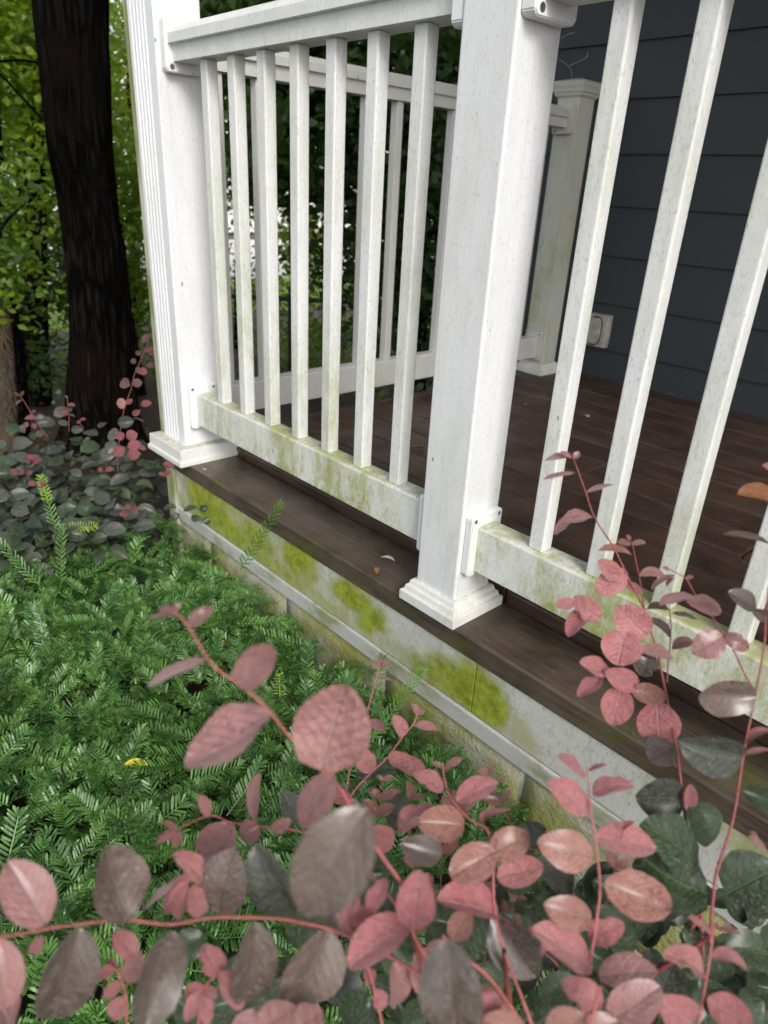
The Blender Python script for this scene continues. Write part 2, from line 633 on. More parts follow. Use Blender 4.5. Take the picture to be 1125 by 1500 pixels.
M_LEAF_LIME = m_tree_leaf('leaf_lime', (0.22, 0.34, 0.03), (0.36, 0.48, 0.05), 0.6)
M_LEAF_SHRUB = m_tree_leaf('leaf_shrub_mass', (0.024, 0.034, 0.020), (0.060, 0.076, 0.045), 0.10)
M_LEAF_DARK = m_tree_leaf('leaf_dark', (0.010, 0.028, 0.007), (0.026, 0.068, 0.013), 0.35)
M_LEAF_MID = m_tree_leaf('leaf_mid', (0.075, 0.150, 0.014), (0.20, 0.31, 0.028), 0.58)
M_LEAF_LIGHT = m_tree_leaf('leaf_light', (0.15, 0.25, 0.02), (0.30, 0.42, 0.04), 0.6)


def m_shrub_leaf(name, c0, c1, edge, fuzz=0.0, rough=0.38, coat=0.25, trans=0.15, drops=0.5):
    m = NT(name)
    uv = m.uv()
    s = m.sep(uv)
    r = m.rand()
    v = m.math('ABSOLUTE', m.math('SUBTRACT', s[1], 0.5))
    blot = m.noise(uv, 6, 4, 0.6)
    p = m.objc()
    c = m.mix(r, c0, c1)
    c = m.mix(m.ramp(blot, 0.35, 0.72, 0, 0.45), c, edge)
    cbs = m.n('ShaderNodeCombineXYZ')
    m.put(cbs.inputs[1], m.math('MULTIPLY', r, 17.0))
    vsn = m.n('ShaderNodeVectorMath', operation='ADD')
    m.put(vsn.inputs[0], uv)
    m.put(vsn.inputs[1], cbs.outputs[0])
    spot = m.ramp(m.noise(vsn.outputs[0], 7, 4, 0.7), 0.64, 0.72)
    c = m.mix(m.math('MULTIPLY', spot, 0.45), c, (0.10, 0.045, 0.03))
    tone = m.ramp(m.noise(vsn.outputs[0], 2.2, 2), 0.35, 0.65)
    c = m.mix(m.math('MULTIPLY', tone, 0.35), c, c0)
    mid = m.ramp(v, 0.035, 0.008)
    vein = m.math('SINE', m.math('MULTIPLY', m.math('SUBTRACT', s[0], m.math('MULTIPLY', v, 0.85)), 44.0))
    vline = m.ramp(vein, 0.80, 1.0)
    veins = m.math('MAXIMUM', mid, m.math('MULTIPLY', vline, 0.55))
    c = m.mix(m.math('MULTIPLY', veins, 0.8), c, edge)
    va = m.n('ShaderNodeVectorMath', operation='ADD')
    cb = m.n('ShaderNodeCombineXYZ')
    m.put(cb.inputs[0], m.math('MULTIPLY', r, 31.0))
    m.put(va.inputs[0], m.map(uv, (1, 0.62, 1)))
    m.put(va.inputs[1], cb.outputs[0])
    dv = m.voro(va.outputs[0], 10)
    keep = m.ramp(m.noise(va.outputs[0], 5, 2), 0.44, 0.52)
    drop = m.math('MULTIPLY', m.ramp(dv, 0.24, 0.10), m.math('MULTIPLY', keep, drops))
    c = m.mix(m.math('MULTIPLY', drop, 0.45), c, (0.85, 0.72, 0.72))
    h = m.math('SUBTRACT', m.noise(uv, 26, 3), m.math('MULTIPLY', veins, 1.1))
    h = m.math('ADD', h, m.math('MULTIPLY', m.noise(va.outputs[0], 4.5, 2), 2.6))
    nb = m.bump(h, 0.9, 0.003)
    nb2 = m.bump(drop, 0.7, 0.002, nb)
    m.set(color=c, rough=m.math('SUBTRACT', rough, m.math('MULTIPLY', drop, rough * 0.7)), normal=nb2,
          coat=coat, coat_rough=0.27, spec=0.75, sheen=fuzz)
    if fuzz:
        m.b.inputs['Sheen Roughness'].default_value = 0.4
    m.add_translucent(c, trans)
    return m.m


M_PINK = m_shrub_leaf('leaf_pink', (0.48, 0.130, 0.145), (0.64, 0.245, 0.24), (0.68, 0.38, 0.36), 0.15, 0.38, 0.15, 0.22, 0.8)
M_COPPER = m_shrub_leaf('leaf_copper', (0.37, 0.150, 0.115), (0.47, 0.205, 0.160), (0.52, 0.32, 0.265), 0.1, 0.32, 0.6, 0.15, 0.8)
M_MAUVE = m_shrub_leaf('leaf_mauve', (0.075, 0.056, 0.044), (0.150, 0.098, 0.080), (0.20, 0.14, 0.11), 0.0, 0.20, 1.0, 0.08, 0.5)
M_DUSK = m_shrub_leaf('leaf_dusky_pink', (0.34, 0.145, 0.140), (0.46, 0.215, 0.20), (0.50, 0.31, 0.275), 0.12, 0.32, 0.7, 0.15, 0.5)
M_GREEN = m_shrub_leaf('leaf_green', (0.010, 0.026, 0.007), (0.030, 0.062, 0.016), (0.065, 0.115, 0.032), 0.0, 0.30, 0.5, 0.08, 0.4)
M_GREY = m_shrub_leaf('leaf_grey_green', (0.030, 0.037, 0.026), (0.070, 0.078, 0.056), (0.11, 0.12, 0.09), 0.0, 0.36, 0.4, 0.08, 0.4)
M_STEM = m_plain('red_stem', (0.22, 0.055, 0.05), 0.5, 0, 0.3, 200, 0.2)
M_STEMPINK = m_plain('pink_stem', (0.36, 0.105, 0.105), 0.5, 0, 0.2, 200, 0.2)
LEAFMAT = {'p': M_PINK, 'c': M_COPPER, 'm': M_MAUVE, 'd': M_DUSK, 'g': M_GREEN, 'y': M_GREY}
LEAFMAT['o'] = m_shrub_leaf('leaf_orange', (0.26, 0.085, 0.025), (0.34, 0.12, 0.035), (0.40, 0.20, 0.09), 0.0, 0.35, 0.4, 0.2, 0.3)


def m_needle(name, c0, c1, tip, spec=0.7, rough=0.42):
    m = NT(name)
    p = m.pos()
    n = m.noise(p, 14, 3)
    n2 = m.noise(p, 90, 2)
    c = m.mix(m.ramp(n, 0.38, 0.62), c0, c1)
    c = m.mix(m.ramp(n2, 0.58, 0.75, 0, 0.6), c, tip)
    m.set(color=c, rough=rough, spec=spec, coat=0.15, coat_rough=0.25)
    m.add_translucent(c, 0.18)
    return m.m


M_NEEDLE = m_needle('yew_needle', (0.055, 0.150, 0.032), (0.125, 0.270, 0.055), (0.25, 0.42, 0.14))
M_NEEDLE_NEW = m_needle('yew_needle_new', (0.24, 0.40, 0.025), (0.34, 0.50, 0.04), (0.45, 0.60, 0.08))
M_NEEDLE_MID = m_needle('yew_needle_mid', (0.07, 0.20, 0.03), (0.12, 0.28, 0.04), (0.2, 0.36, 0.08))
M_TWIG = m_plain('yew_twig', (0.16, 0.26, 0.04), 0.6, 0, 0.3, 90, 0.2)


def m_litter():
    m = NT('leaf_litter')
    p = m.pos()
    n = m.noise(p, 9, 3)
    c = m.mix(m.ramp(n, 0.35, 0.65), (0.05, 0.022, 0.014), (0.15, 0.07, 0.04))
    c = m.mix(m.ramp(m.noise(p, 23, 2), 0.6, 0.66, 0, 0.7), c, (0.26, 0.18, 0.08))
    m.set(color=c, rough=0.55)
    return m.m


M_LITTER = m_litter()


def m_fallen(name, a, b):
    m = NT(name)
    uv = m.uv()
    c = m.mix(m.ramp(m.noise(uv, 6, 4), 0.4, 0.65), a, b)
    m.set(color=c, rough=0.45, coat=0.2)
    return m.m


M_FALL_Y = m_fallen('fallen_yellow', (0.62, 0.55, 0.02), (0.50, 0.36, 0.03))
M_FALL_O = m_fallen('fallen_orange', (0.42, 0.14, 0.03), (0.30, 0.12, 0.05))
M_FALL_B = m_fallen('fallen_brown', (0.34, 0.17, 0.05), (0.22, 0.10, 0.05))
M_FALL_W = m_fallen('fallen_petal', (0.62, 0.52, 0.45), (0.5, 0.4, 0.3))
M_YELLOWBROWN = m_plain('yellow_brown_ground', (0.20, 0.15, 0.05), 0.8, 0, 0.5, 9, 0.6)  # the ground's own yellow-brown colour

# ------------------------------------------------------------------ setting
GZ = -0.62


def ground_mesh():
    n = 90
    xs = np.linspace(-1, 1, n)
    xs = np.sign(xs) * np.abs(xs) ** 2.2 * 60
    X, Y = np.meshgrid(xs, xs, indexing='ij')
    Z = np.zeros_like(X)
    for i in range(n):
        for j in range(n):
            x, y = X[i, j] - 2.0, Y[i, j]
            z = GZ - 0.02 * max(0, -x - 2) ** 1.0 * 3.0 if x < -2 else GZ
            z = max(z, GZ - 0.45)
            Z[i, j] = z + 0.03 * noise.noise(Vector((x * 1.3, y * 1.3, 0)))
    V = np.stack([X - 2.0, Y, Z], -1).reshape(-1, 3)
    F = []
    for i in range(n - 1):
        for j in range(n - 1):
            a = i * n + j
            F.append((a, a + n, a + n + 1, a + 1))
    return mesh_np('ground', V, F, M_SOIL, True)


part('ground', ground_mesh(), kind='structure')


def sheet(name, x0, x1, y0, y1, z, mat):
    me = mesh_np(name, [(x0, y0, z), (x1, y0, z), (x1, y1, z), (x0, y1, z)], [(0, 1, 2, 3)], mat)
    return part(name, me, kind='structure')


# clearing beyond the fence: a bank of leaves, then lawn and a pale drive
sheet('path', -7.6, -6.0, -8, 9, -1.000, M_YELLOWBROWN)
sheet('lawn', -11.5, -7.6, -14, 16, -0.996, M_LAWN)
sheet('road', -20, -11.5, -30, 40, -0.992, M_DRIVE)

# ------------------------------------------------------------------ porch
XL, XR = -1.16, 1.9          # left and right ends of the front edge
POSTW = 0.107
L = 1.0879
DECKZ = 0.028
WALLY = 2.03

deck = thing('porch_deck', 'dark wet wooden porch floor behind the white railing, over a mossy white skirting board', 'porch deck', (0.0, 0.0, -0.05))
# nosing boards butt at the post
for x0, x1 in ((XL, 0.82), (0.823, XR)):
    part('nosing_board', box_mesh('nosing_board', x0, x1, -0.0157, 0.142, -0.047, 0.0, 0.004, 2, M_NOSING), deck)
yb = 0.146
k = 0
while yb < WALLY - 0.01:
    w = min(0.1375, WALLY - 0.004 - yb)
    dz = rnd.uniform(-0.0015, 0.0015)
    cut = rnd.uniform(-0.6, 0.5)
    for x0, x1 in ((-1.175, cut), (cut + 0.002, XR)):
        if k == 0:
            z0 = -0.02
        else:
            z0 = DECKZ - 0.03
        part('deck_board', box_mesh('deck_board', x0, x1, yb, yb + w, z0, DECKZ + dz, 0.006, 2, M_DECK), deck)
    yb += w + 0.008
    k += 1
# side edge of the deck under the side rail
part('edge_board', box_mesh('edge_board', -1.215, -1.178, 0.148, WALLY - .01, -0.047, DECKZ - 0.004, 0.004, 2, M_NOSING), deck)
part('edge_skirt', box_mesh('edge_skirt', -1.205, -1.182, 0.03, WALLY - .01, -0.215, -0.049, 0.002, 1, M_SKIRT), deck)
# skirting, its lower strip, the corner board
for x0, x1 in ((XL, 0.083), (0.0845, XR)):
    part('skirting_board', box_mesh('skirting_board', x0, x1, -0.0117, 0.012, -0.172, -0.0485, 0.0015, 1, M_SKIRT), deck)
part('trim_strip', prism_mesh('trim_strip', [(-0.0160, -0.2148), (-0.0160, -0.1785), (-0.0150, -0.1755), (-0.0120, -0.1745), (0.0, -0.1745), (0.0, -0.2148)], 'x', XL, XR, M_STRIP), deck)
part('corner_board', box_mesh('corner_board', -1.212, XL - 0.001, -0.0195, 0.028, -0.40, -0.0485, 0.002, 1, M_GREENBOARD), deck)

# foundation of concrete blocks
fw = thing('foundation_wall', 'rough concrete block foundation with green moss under the white skirting', 'foundation', (0.2, 0.05, GZ - 0.1))
part('mortar', box_mesh('mortar', -1.19, XR, -0.0035, 0.15, GZ - 0.15, -0.2155, 0, 1, M_MORTAR), fw)


def block_mesh(x0, x1, z0, z1, seed):
    nx, nz = 10, 5
    V, F = [], []
    for i in range(nx + 1):
        for j in range(nz + 1):
            x = x0 + (x1 - x0) * i / nx
            z = z0 + (z1 - z0) * j / nz
            e = min(i, nx - i, 1) * min(j, nz - j, 1)
            y = -0.0085 - 0.003 * noise.noise(Vector((x * 14, z * 14, seed))) * (1 if e else 0.4)
            V.append((x, y if e else -0.0055, z))
    b = len(V)
    for i in range(nx):
        for j in range(nz):
            a = i * (nz + 1) + j
            F.append((a, a + nz + 1, a + nz + 2, a + 1))
    # sides back to the mortar
    ring = [i * (nz + 1) for i in range(nx + 1)] + [nx * (nz + 1) + j for j in range(1, nz + 1)] + \
           [i * (nz + 1) + nz for i in range(nx - 1, -1, -1)] + [j for j in range(nz - 1, 0, -1)]
    for q in ring:
        V.append((V[q][0], 0.0, V[q][2]))
    m_ = len(ring)
    for q in range(m_):
        q2 = (q + 1) % m_
        F.append((ring[q], b + q, b + q2, ring[q2]))
    return mesh_np('block', V, F, M_BLOCK, True)


for row, (z0, z1) in enumerate(((-0.432, -0.217), (-0.64, -0.442), (-0.8, -0.65))):
    x = 0.228 - 0.4 * 4 - (0.2 if row % 2 else 0)
    while x < XR:
        a, b = max(x, -1.185), min(x + 0.390, XR)
        if b - a > 0.05:
            part('concrete_block', block_mesh(a, b, z0, z1, row * 7 + x), fw)
        x += 0.4

# house wall of lapped siding
hw = thing('house_wall', 'dark blue grey lapped siding wall of the house at the back of the porch', 'house wall', (0.6, WALLY + 0.05, 0))
part('wall_core', box_mesh('wall_core', -1.6, 3.2, WALLY + 0.012, WALLY + 0.14, -0.6, 2.75, 0, 1, M_SIDING), hw)
z = 0.159 - 0.2007
while z < 2.6:
    prof = [(WALLY - 0.012, z), (WALLY - 0.0115, z + 0.004), (WALLY + 0.003, z + 0.2007 + 0.01), (WALLY + 0.011, z + 0.2107), (WALLY + 0.011, z)]
    part('siding_board', prism_mesh('siding_board', prof, 'x', -1.59, 3.2, M_SIDING), hw)
    z += 0.2007

# porch roof above the frame: it shades the floor and the siding
rf = thing('porch_roof', 'porch ceiling and beam carried by the white posts above the railing', 'porch roof', (0.3, 1.0, 2.5))
part('ceiling', box_mesh('ceiling', -1.5, 3.3, -0.15, WALLY + 0.01, 2.62, 2.72, 0, 1, M_ROOF), rf)
part('beam', box_mesh('beam', -1.3, 3.3, -0.02, 0.12, 2.36, 2.618, 0.003, 1, M_COLUMN), rf)
part('side_beam', box_mesh('side_beam', -1.24, -1.10, 0.123, WALLY, 2.36, 2.618, 0.003, 1, M_COLUMN), rf)

# ------------------------------------------------------------------ posts
BASE_LEVELS = [(0.0005, 0.0237), (0.021, 0.0237), (0.0235, 0.0205), (0.0245, 0.0175), (0.034, 0.0155), (0.036, 0.0125), (0.0372, 0.0105), (0.046, 0.0085), (0.0488, 0.004)]


def drops_mesh(spots):
    """flattened beads: (point, normal, radius)"""
    V, F = [], []
    for p, nrm, r in spots:
        p, nrm = Vector(p), Vector(nrm).normalized()
        a = nrm.orthogonal().normalized()
        b_ = nrm.cross(a)
        o = len(V)
        for ring, (rr, hh) in enumerate(((1.0, 0.0), (0.75, 0.42), (0.02, 0.6))):
            for s in range(6):
                an = s * math.pi / 3
                V.append(tuple(p + (a * math.cos(an) + b_ * math.sin(an)) * r * rr + nrm * (r * hh + 0.00005)))
        for ring in range(2):
            for s in range(6):
                s2 = (s + 1) % 6
                F.append((o + ring * 6 + s, o + ring * 6 + s2, o + ring * 6 + 6 + s2, o + ring * 6 + 6 + s))
    return mesh_np('water_drops', V, F, M_DROP, True)


post = thing('porch_post', 'square white post with stepped base moulding standing between the two front railings', 'post', (-0.0535, 0.0535, 0))
part('shaft', box_mesh('shaft', -POSTW, 0, 0, POSTW, 0.004, 2.36, 0.0045, 3, M_POST), post)
part('base_moulding', frustum_stack('base_moulding', -POSTW, 0, 0, POSTW, BASE_LEVELS, M_TRIM), post)
sp = []
for i in range(170):
    zz = 0.06 + 0.95 * rnd.random() ** 1.3
    if rnd.random() < 0.7:
        sp.append(((rnd.uniform(-0.1, -0.006), 0.0, zz), (0, -1, 0), rnd.uniform(0.0008, 0.0017)))
    else:
        sp.append(((0.0, rnd.uniform(0.006, 0.1), zz), (1, 0, 0), rnd.uniform(0.0007, 0.0014)))
part('water_drops', drops_mesh(sp), post, kind='stuff')

# fluted corner column
colm = thing('porch_column', 'fluted white corner column with a wide base moulding and a green stained edge', 'column', (-L - 0.068, 0.055, 0))
CX0, CX1, CY0, CY1 = -L - 0.136, -L, -0.0082, 0.1174
prof = [(CX0, CY0 + 0.024), (CX0, CY0 + 0.002), (CX0 + 0.002, CY0)]
x = CX0 + 0.016
for i in range(5):
    prof += [(x, CY0), (x + 0.0022, CY0 + 0.0085), (x + 0.0065, CY0 + 0.0105), (x + 0.0095, CY0 + 0.0075), (x + 0.0115, CY0)]
    x += 0.0182
prof += [(CX1 - 0.002, CY0), (CX1, CY0 + 0.002), (CX1, CY0 + 0.024)]
part('fluted_board', prism_mesh('fluted_board', prof, 'z', 0.03, 2.36, M_COLUMN), colm)
part('side_board', box_mesh('side_board', CX1 - 0.025, CX1 - 0.0012, CY0 + 0.0245, CY1, 0.03, 2.36, 0.0015, 1, M_COLUMN), colm)
part('edge_board', box_mesh('edge_board', CX0 - 0.030, CX0 - 0.0008, CY0 + 0.003, CY1 - 0.001, -0.045, 2.36, 0.0015, 1, M_GREENBOARD), colm)
part('base_moulding', frustum_stack('base_moulding', CX0, CX1, CY0, CY1,
     [(0.0005, 0.0403), (0.014, 0.0403), (0.017, 0.036), (0.019, 0.0345), (0.049, 0.0345), (0.051, 0.032), (0.0515, 0.004)], M_TRIM), colm)

# half-height back post with a cap
BPX1, BPY0 = -1.106, 1.803
bpost = thing('half_post', 'half height post with a moulded cap beside the dark siding', 'post', (BPX1 - 0.053, BPY0 + 0.053, DECKZ))
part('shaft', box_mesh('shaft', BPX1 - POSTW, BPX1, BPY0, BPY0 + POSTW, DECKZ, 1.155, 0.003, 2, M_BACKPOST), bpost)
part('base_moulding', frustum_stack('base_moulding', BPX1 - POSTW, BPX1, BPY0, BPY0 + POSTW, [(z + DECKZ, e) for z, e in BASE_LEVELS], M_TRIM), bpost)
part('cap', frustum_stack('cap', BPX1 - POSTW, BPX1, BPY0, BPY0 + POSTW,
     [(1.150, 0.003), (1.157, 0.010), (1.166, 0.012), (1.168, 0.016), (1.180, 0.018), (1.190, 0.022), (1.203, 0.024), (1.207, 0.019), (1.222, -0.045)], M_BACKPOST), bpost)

# right-hand post just outside the picture, so the right railing has an end
rpost = thing('porch_post', 'square white vinyl post carrying the far right end of the nearest railing', 'post', (1.4, 0.0535, 0))
part('shaft', box_mesh('shaft', 1.35, 1.457, 0, POSTW, 0.004, 2.36, 0.0045, 2, M_POST), rpost)
part('base_moulding', frustum_stack('base_moulding', 1.35, 1.457, 0, POSTW, BASE_LEVELS, M_TRIM), rpost)

# ------------------------------------------------------------------ railings
YR, TR, ZT, ZB, ZH = 0.0283, 0.0503, 0.2113, 0.1141, 1.034
BAL = 0.0299


def bracket(rail, pos, axis, sgn, z0, z1, c0, c1, mat, low=True):
    """plate where a rail meets a post: pos = plane of the post face, sgn = which way the rail runs"""
    t = 0.017 if low else 0.026
    g0, g1 = c0 - 0.019, c1 + 0.019
    h0, h1 = (z0 - 0.010, z1 + 0.022) if low else (z0 - 0.022, z1 + 0.030)
    a, b = sorted((pos + sgn * 0.0006, pos + sgn * t))
    ch = 0.007
    prof_ = [(g0 + ch, h0), (g1 - ch, h0), (g1, h0 + ch), (g1, h1 - 0.003), (g1 - 0.003, h1), (g0 + 0.003, h1), (g0, h1 - 0.003), (g0, h0 + ch)]
    me = prism_mesh('bracket', prof_, axis, a, b, mat)
    bm = bmesh.new()
    bm.from_mesh(me)
    bmesh.ops.bevel(bm, geom=bm.edges[:], offset=0.0018, segments=2, affect='EDGES')
    bm.to_mesh(me)
    bm.free()
    br = part('bracket', me, rail)
    zs = (h1 - 0.0095, h1 - 0.0095, h0 + 0.0045) if low else (h0 + 0.011,)
    us = (g0 + 0.010, g1 - 0.010, (g0 + g1) / 2) if low else (g0 + 0.016,)
    face = pos + sgn * t
    for u, zz in zip(us, zs):
        V, F = [], []
        R = 0.0042 if low else 0.0065
        for rr, dd in ((R, 0.0004), (R * 0.72, 0.0012), (R * 0.45, 0.0004), (R * 0.05, 0.0003)):
            for s in range(10):
                an = s * math.pi / 5
                cu, cz, ca = u + rr * math.cos(an), zz + rr * math.sin(an), face + sgn * dd
                V.append((ca, cu, cz) if axis == 'x' else (cu, ca, cz))
        for r_ in range(3):
            for s in range(10):
                s2 = (s + 1) % 10
                F.append((r_ * 10 + s, r_ * 10 + s2, r_ * 10 + 10 + s2, r_ * 10 + 10 + s))
        part('screw', mesh_np('screw', V, F, M_SCREW, True), br)
    return br


BMESH = box_mesh('baluster', -BAL, 0, 0, BAL, 0, ZH - ZT, 0.0028, 2)


def hand_prof(c0, c1, zb):
    """T-shaped handrail: narrow fascia under a wider moulded cap"""
    w = 0.0115
    return [(c0, zb), (c1, zb), (c1, zb + 0.034), (c1 + w, zb + 0.036), (c1 + w, zb + 0.056), (c1 + w - 0.009, zb + 0.067), (c1 - 0.006, zb + 0.073),
            (c0 + 0.006, zb + 0.073), (c0 - w + 0.009, zb + 0.067), (c0 - w, zb + 0.056), (c0 - w, zb + 0.036), (c0, zb + 0.034)]


def rail_prof(c0, c1, z0, z1):
    b = 0.005
    return [(c0 + .002, z0), (c1 - .002, z0), (c1, z0 + .002), (c1, z1 - b), (c1 - 0.0015, z1 - 0.0015), (c1 - b, z1), (c0 + b, z1), (c0 + 0.0015, z1 - 0.0015), (c0, z1 - b), (c0, z0 + .002)]


def railing(label, x0, x1, bal_x, mats, drops=False):
    r = thing('porch_railing', label, 'railing', ((x0 + x1) / 2, YR + TR / 2, ZB), None)
    part('bottom_rail', prism_mesh('bottom_rail', rail_prof(YR, YR + TR, ZB, ZT), 'x', x0 + 0.003, x1 - 0.003, mats[0]), r)
    part('handrail', prism_mesh('handrail', hand_prof(YR - 0.006, YR + TR + 0.006, ZH), 'x', x0 + 0.003, x1 - 0.003, mats[1]), r)
    yy = YR + TR / 2 - BAL / 2
    for xx in bal_x:
        part('baluster', BMESH, r, (xx, yy, ZT), mats[2])
    for p, s in ((x0, 1), (x1, -1)):
        bracket(r, p, 'x', s, ZB, ZT, YR, YR + TR, M_BRACKET, True)
        bracket(r, p, 'x', s, ZH, ZH + 0.055, YR - 0.006, YR + TR + 0.006, M_BRACKET, False)
    if drops:
        sp_ = []
        for xx in bal_x:
            for _ in range(26):
                sp_.append(((xx - rnd.uniform(0.004, 0.026), yy, ZT + rnd.random() * 0.8), (0, -1, 0), rnd.uniform(0.0007, 0.0014)))
        for _ in range(120):
            sp_.append(((rnd.uniform(x0 + 0.02, x1 - 0.02), YR, rnd.uniform(ZB + 0.01, ZT - 0.008)), (0, -1, 0), rnd.uniform(0.0006, 0.0012)))
        part('water_drops', drops_mesh(sp_), r, kind='stuff')
    return r


railing('algae stained white railing between the fluted column and the square post', -L, -POSTW,
        [-0.2179 - 0.1193 * i for i in range(7)], (M_RAIL, M_HANDRAIL, M_BALUSTER), True)
railing('wet white railing right of the square post, in front of the siding', 0.0, 1.35,
        [0.1551 + 0.1193 * i for i in range(10)], (M_RAIL, M_HANDRAIL, M_BALUSTER), True)

# side railing along the far edge of the porch
SX1 = -1.135
sr = thing('side_railing', 'shaded white side railing behind the front balusters, ending at the half height post', 'railing', (SX1 - 0.025, 1.0, 0.104))
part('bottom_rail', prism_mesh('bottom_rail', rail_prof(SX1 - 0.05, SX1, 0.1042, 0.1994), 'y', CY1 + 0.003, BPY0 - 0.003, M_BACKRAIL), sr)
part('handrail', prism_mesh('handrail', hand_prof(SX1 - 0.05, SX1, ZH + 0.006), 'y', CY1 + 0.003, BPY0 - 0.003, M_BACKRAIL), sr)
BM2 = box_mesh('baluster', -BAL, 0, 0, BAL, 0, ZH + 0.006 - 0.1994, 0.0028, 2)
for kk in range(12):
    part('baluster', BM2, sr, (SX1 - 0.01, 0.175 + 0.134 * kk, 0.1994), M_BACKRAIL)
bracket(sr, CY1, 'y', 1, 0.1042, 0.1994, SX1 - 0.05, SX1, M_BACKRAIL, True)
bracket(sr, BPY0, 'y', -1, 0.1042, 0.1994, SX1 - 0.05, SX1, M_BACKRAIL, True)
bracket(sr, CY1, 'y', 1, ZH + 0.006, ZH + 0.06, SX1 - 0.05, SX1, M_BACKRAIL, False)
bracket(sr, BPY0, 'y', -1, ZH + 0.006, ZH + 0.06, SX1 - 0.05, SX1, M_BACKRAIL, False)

# weatherproof outlet on the siding
ot = thing('outlet_box', 'grey weatherproof outlet box with an oval cover on the dark siding', 'outlet', (-0.96, WALLY - 0.02, 0.24))
part('box', box_mesh('box', -1.012, -0.908, WALLY - 0.045, WALLY - 0.004, 0.168, 0.312, 0.004, 2, M_OUTLET), ot)


def oval_mesh(cx, cz, rx, rz, y0, y1, mat):
    n = 20
    V = []
    for y, s in ((y0, 1.0), (y1, 1.0), (y1 - 0.002, 0.86)):
        for i in range(n):
            a = 2 * math.pi * i / n
            ca, sa = math.cos(a), math.sin(a)
            V.append((cx + rx * s * math.copysign(abs(ca) ** 0.6, ca), y, cz + rz * s * math.copysign(abs(sa) ** 0.6, sa)))
    F = []
    for r_ in range(2):
        for i in range(n):
            j = (i + 1) % n
            F.append((r_ * n + i, r_ * n + j, r_ * n + n + j, r_ * n + n + i))
    me = bpy.data.meshes.new('cover')
    me.from_pydata(V, [], F + [tuple(range(2 * n, 3 * n))])
    me.materials.append(mat)
    return me


part('cover', oval_mesh(-0.965, 0.24, 0.030, 0.058, WALLY - 0.046, WALLY - 0.058, M_OUTLET), ot)
part('gap_shade_ring', oval_mesh(-0.965, 0.24, 0.034, 0.062, WALLY - 0.0442, WALLY - 0.0475, M_HOLE), ot)  # dark ring that draws the shade of the gap around the cover
part('hinge', box_mesh('hinge', -0.975, -0.955, WALLY - 0.058, WALLY - 0.0455, 0.292, 0.304, 0.002, 1, M_HOLE), ot)
part('latch', box_mesh('latch', -0.980, -0.950, WALLY - 0.058, WALLY - 0.0455, 0.176, 0.186, 0.002, 1, M_HOLE), ot)

# spider thread by the post
wb = thing('spider_web', 'stray white spider threads hanging beside the top of the square post', 'spider web', tuple(at(836, 100, 1.75)))
for pts in (((822, 58), (828, 52), (842, 47)), ((818, 86), (834, 98), (838, 114)), ((834, 96), (848, 90), (859, 84), (861, 76))):
    part('thread', tube_mesh('thread', smooth_path([at(x, y, 1.75) for x, y in pts], 4), [0.0004] * (4 * (len(pts) - 1) + 1), 3, M_WEB), wb)

# ------------------------------------------------------------------ leaves
def leaf_mesh(name, nl=6, nw=4, fold=0.12, curl=0.12, wob=0.03, seed=0, tipness=1.0):
    """blade along +x from 0 to 1, width 1 across y, normal +z"""
    rr = random.Random(seed)
    rpow = rr.uniform(0.46, 0.60)
    V, UV, F = [], [], []
    for i in range(nl + 1):
        u = 0.5 - 0.5 * math.cos(math.pi * i / nl) if nl > 6 else i / nl
        w = (math.sin(math.pi * u ** 0.96) ** rpow) * 0.5 if 0 < u < 1 else 0.03
        zc = -curl * (u - 0.35) ** 2 * 1.6
        for j in range(nw + 1):
            s = j / nw * 2 - 1
            z = zc + fold * abs(s) * w * 2 * 0.6 - 0.10 * s * s * w + wob * rr.uniform(-1, 1) * (abs(s))
            V.append((u, s * w, z))
            UV.append((u, 0.5 + s * w))
    for i in range(nl):
        for j in range(nw):
            a = i * (nw + 1) + j
            F.append((a, a + nw + 1, a + nw + 2, a + 1))
    return mesh_np(name, V, F, None, True, UV)


LEAVES_HI = [leaf_mesh('leaf', 10, 6, f, c, wv, s) for s, (f, c, wv) in enumerate(((0.30, 0.12, 0.02), (0.42, 0.20, 0.02), (0.18, 0.25, 0.03), (0.55, 0.10, 0.016)))]
for s_, (f_, c_) in enumerate(((0.2, 0.55), (0.45, -0.25), (0.35, 0.4))):
    me_ = leaf_mesh('leaf', 10, 6, f_, c_, 0.035, 40 + s_)
    for v_ in me_.vertices:          # skew to one side, and a nick in one edge
        k_ = v_.co.x
        v_.co.y += 0.10 * (s_ - 1) * k_ * k_
        if s_ != 1 and abs(k_ - 0.62) < 0.12 and v_.co.y > 0.30:
            v_.co.y -= 0.13
        v_.co.z += 0.05 * math.sin(k_ * 9 + s_) * (1 if v_.co.y > 0 else -1) * abs(v_.co.y) * 2
    LEAVES_HI.append(me_)
LEAVES_LO = [leaf_mesh('leaf', 6, 4, f, c, wv, s + 9) for s, (f, c, wv) in enumerate(((0.25, 0.15, 0.03), (0.42, 0.22, 0.03), (0.12, 0.28, 0.04)))]
for me in LEAVES_HI + LEAVES_LO:
    me.materials.append(M_GREEN)


def leaf_matrix(B, T, width, nrm):
    x = (T - B)
    ln = x.length
    x.normalize()
    z = (nrm - x * nrm.dot(x)).normalized()
    y = z.cross(x)
    s = min(ln, width * 1.3)
    return Matrix(((x.x * ln, y.x * width, z.x * s, B.x), (x.y * ln, y.y * width, z.y * s, B.y),
                   (x.z * ln, y.z * width, z.z * s, B.z), (0, 0, 0, 1)))


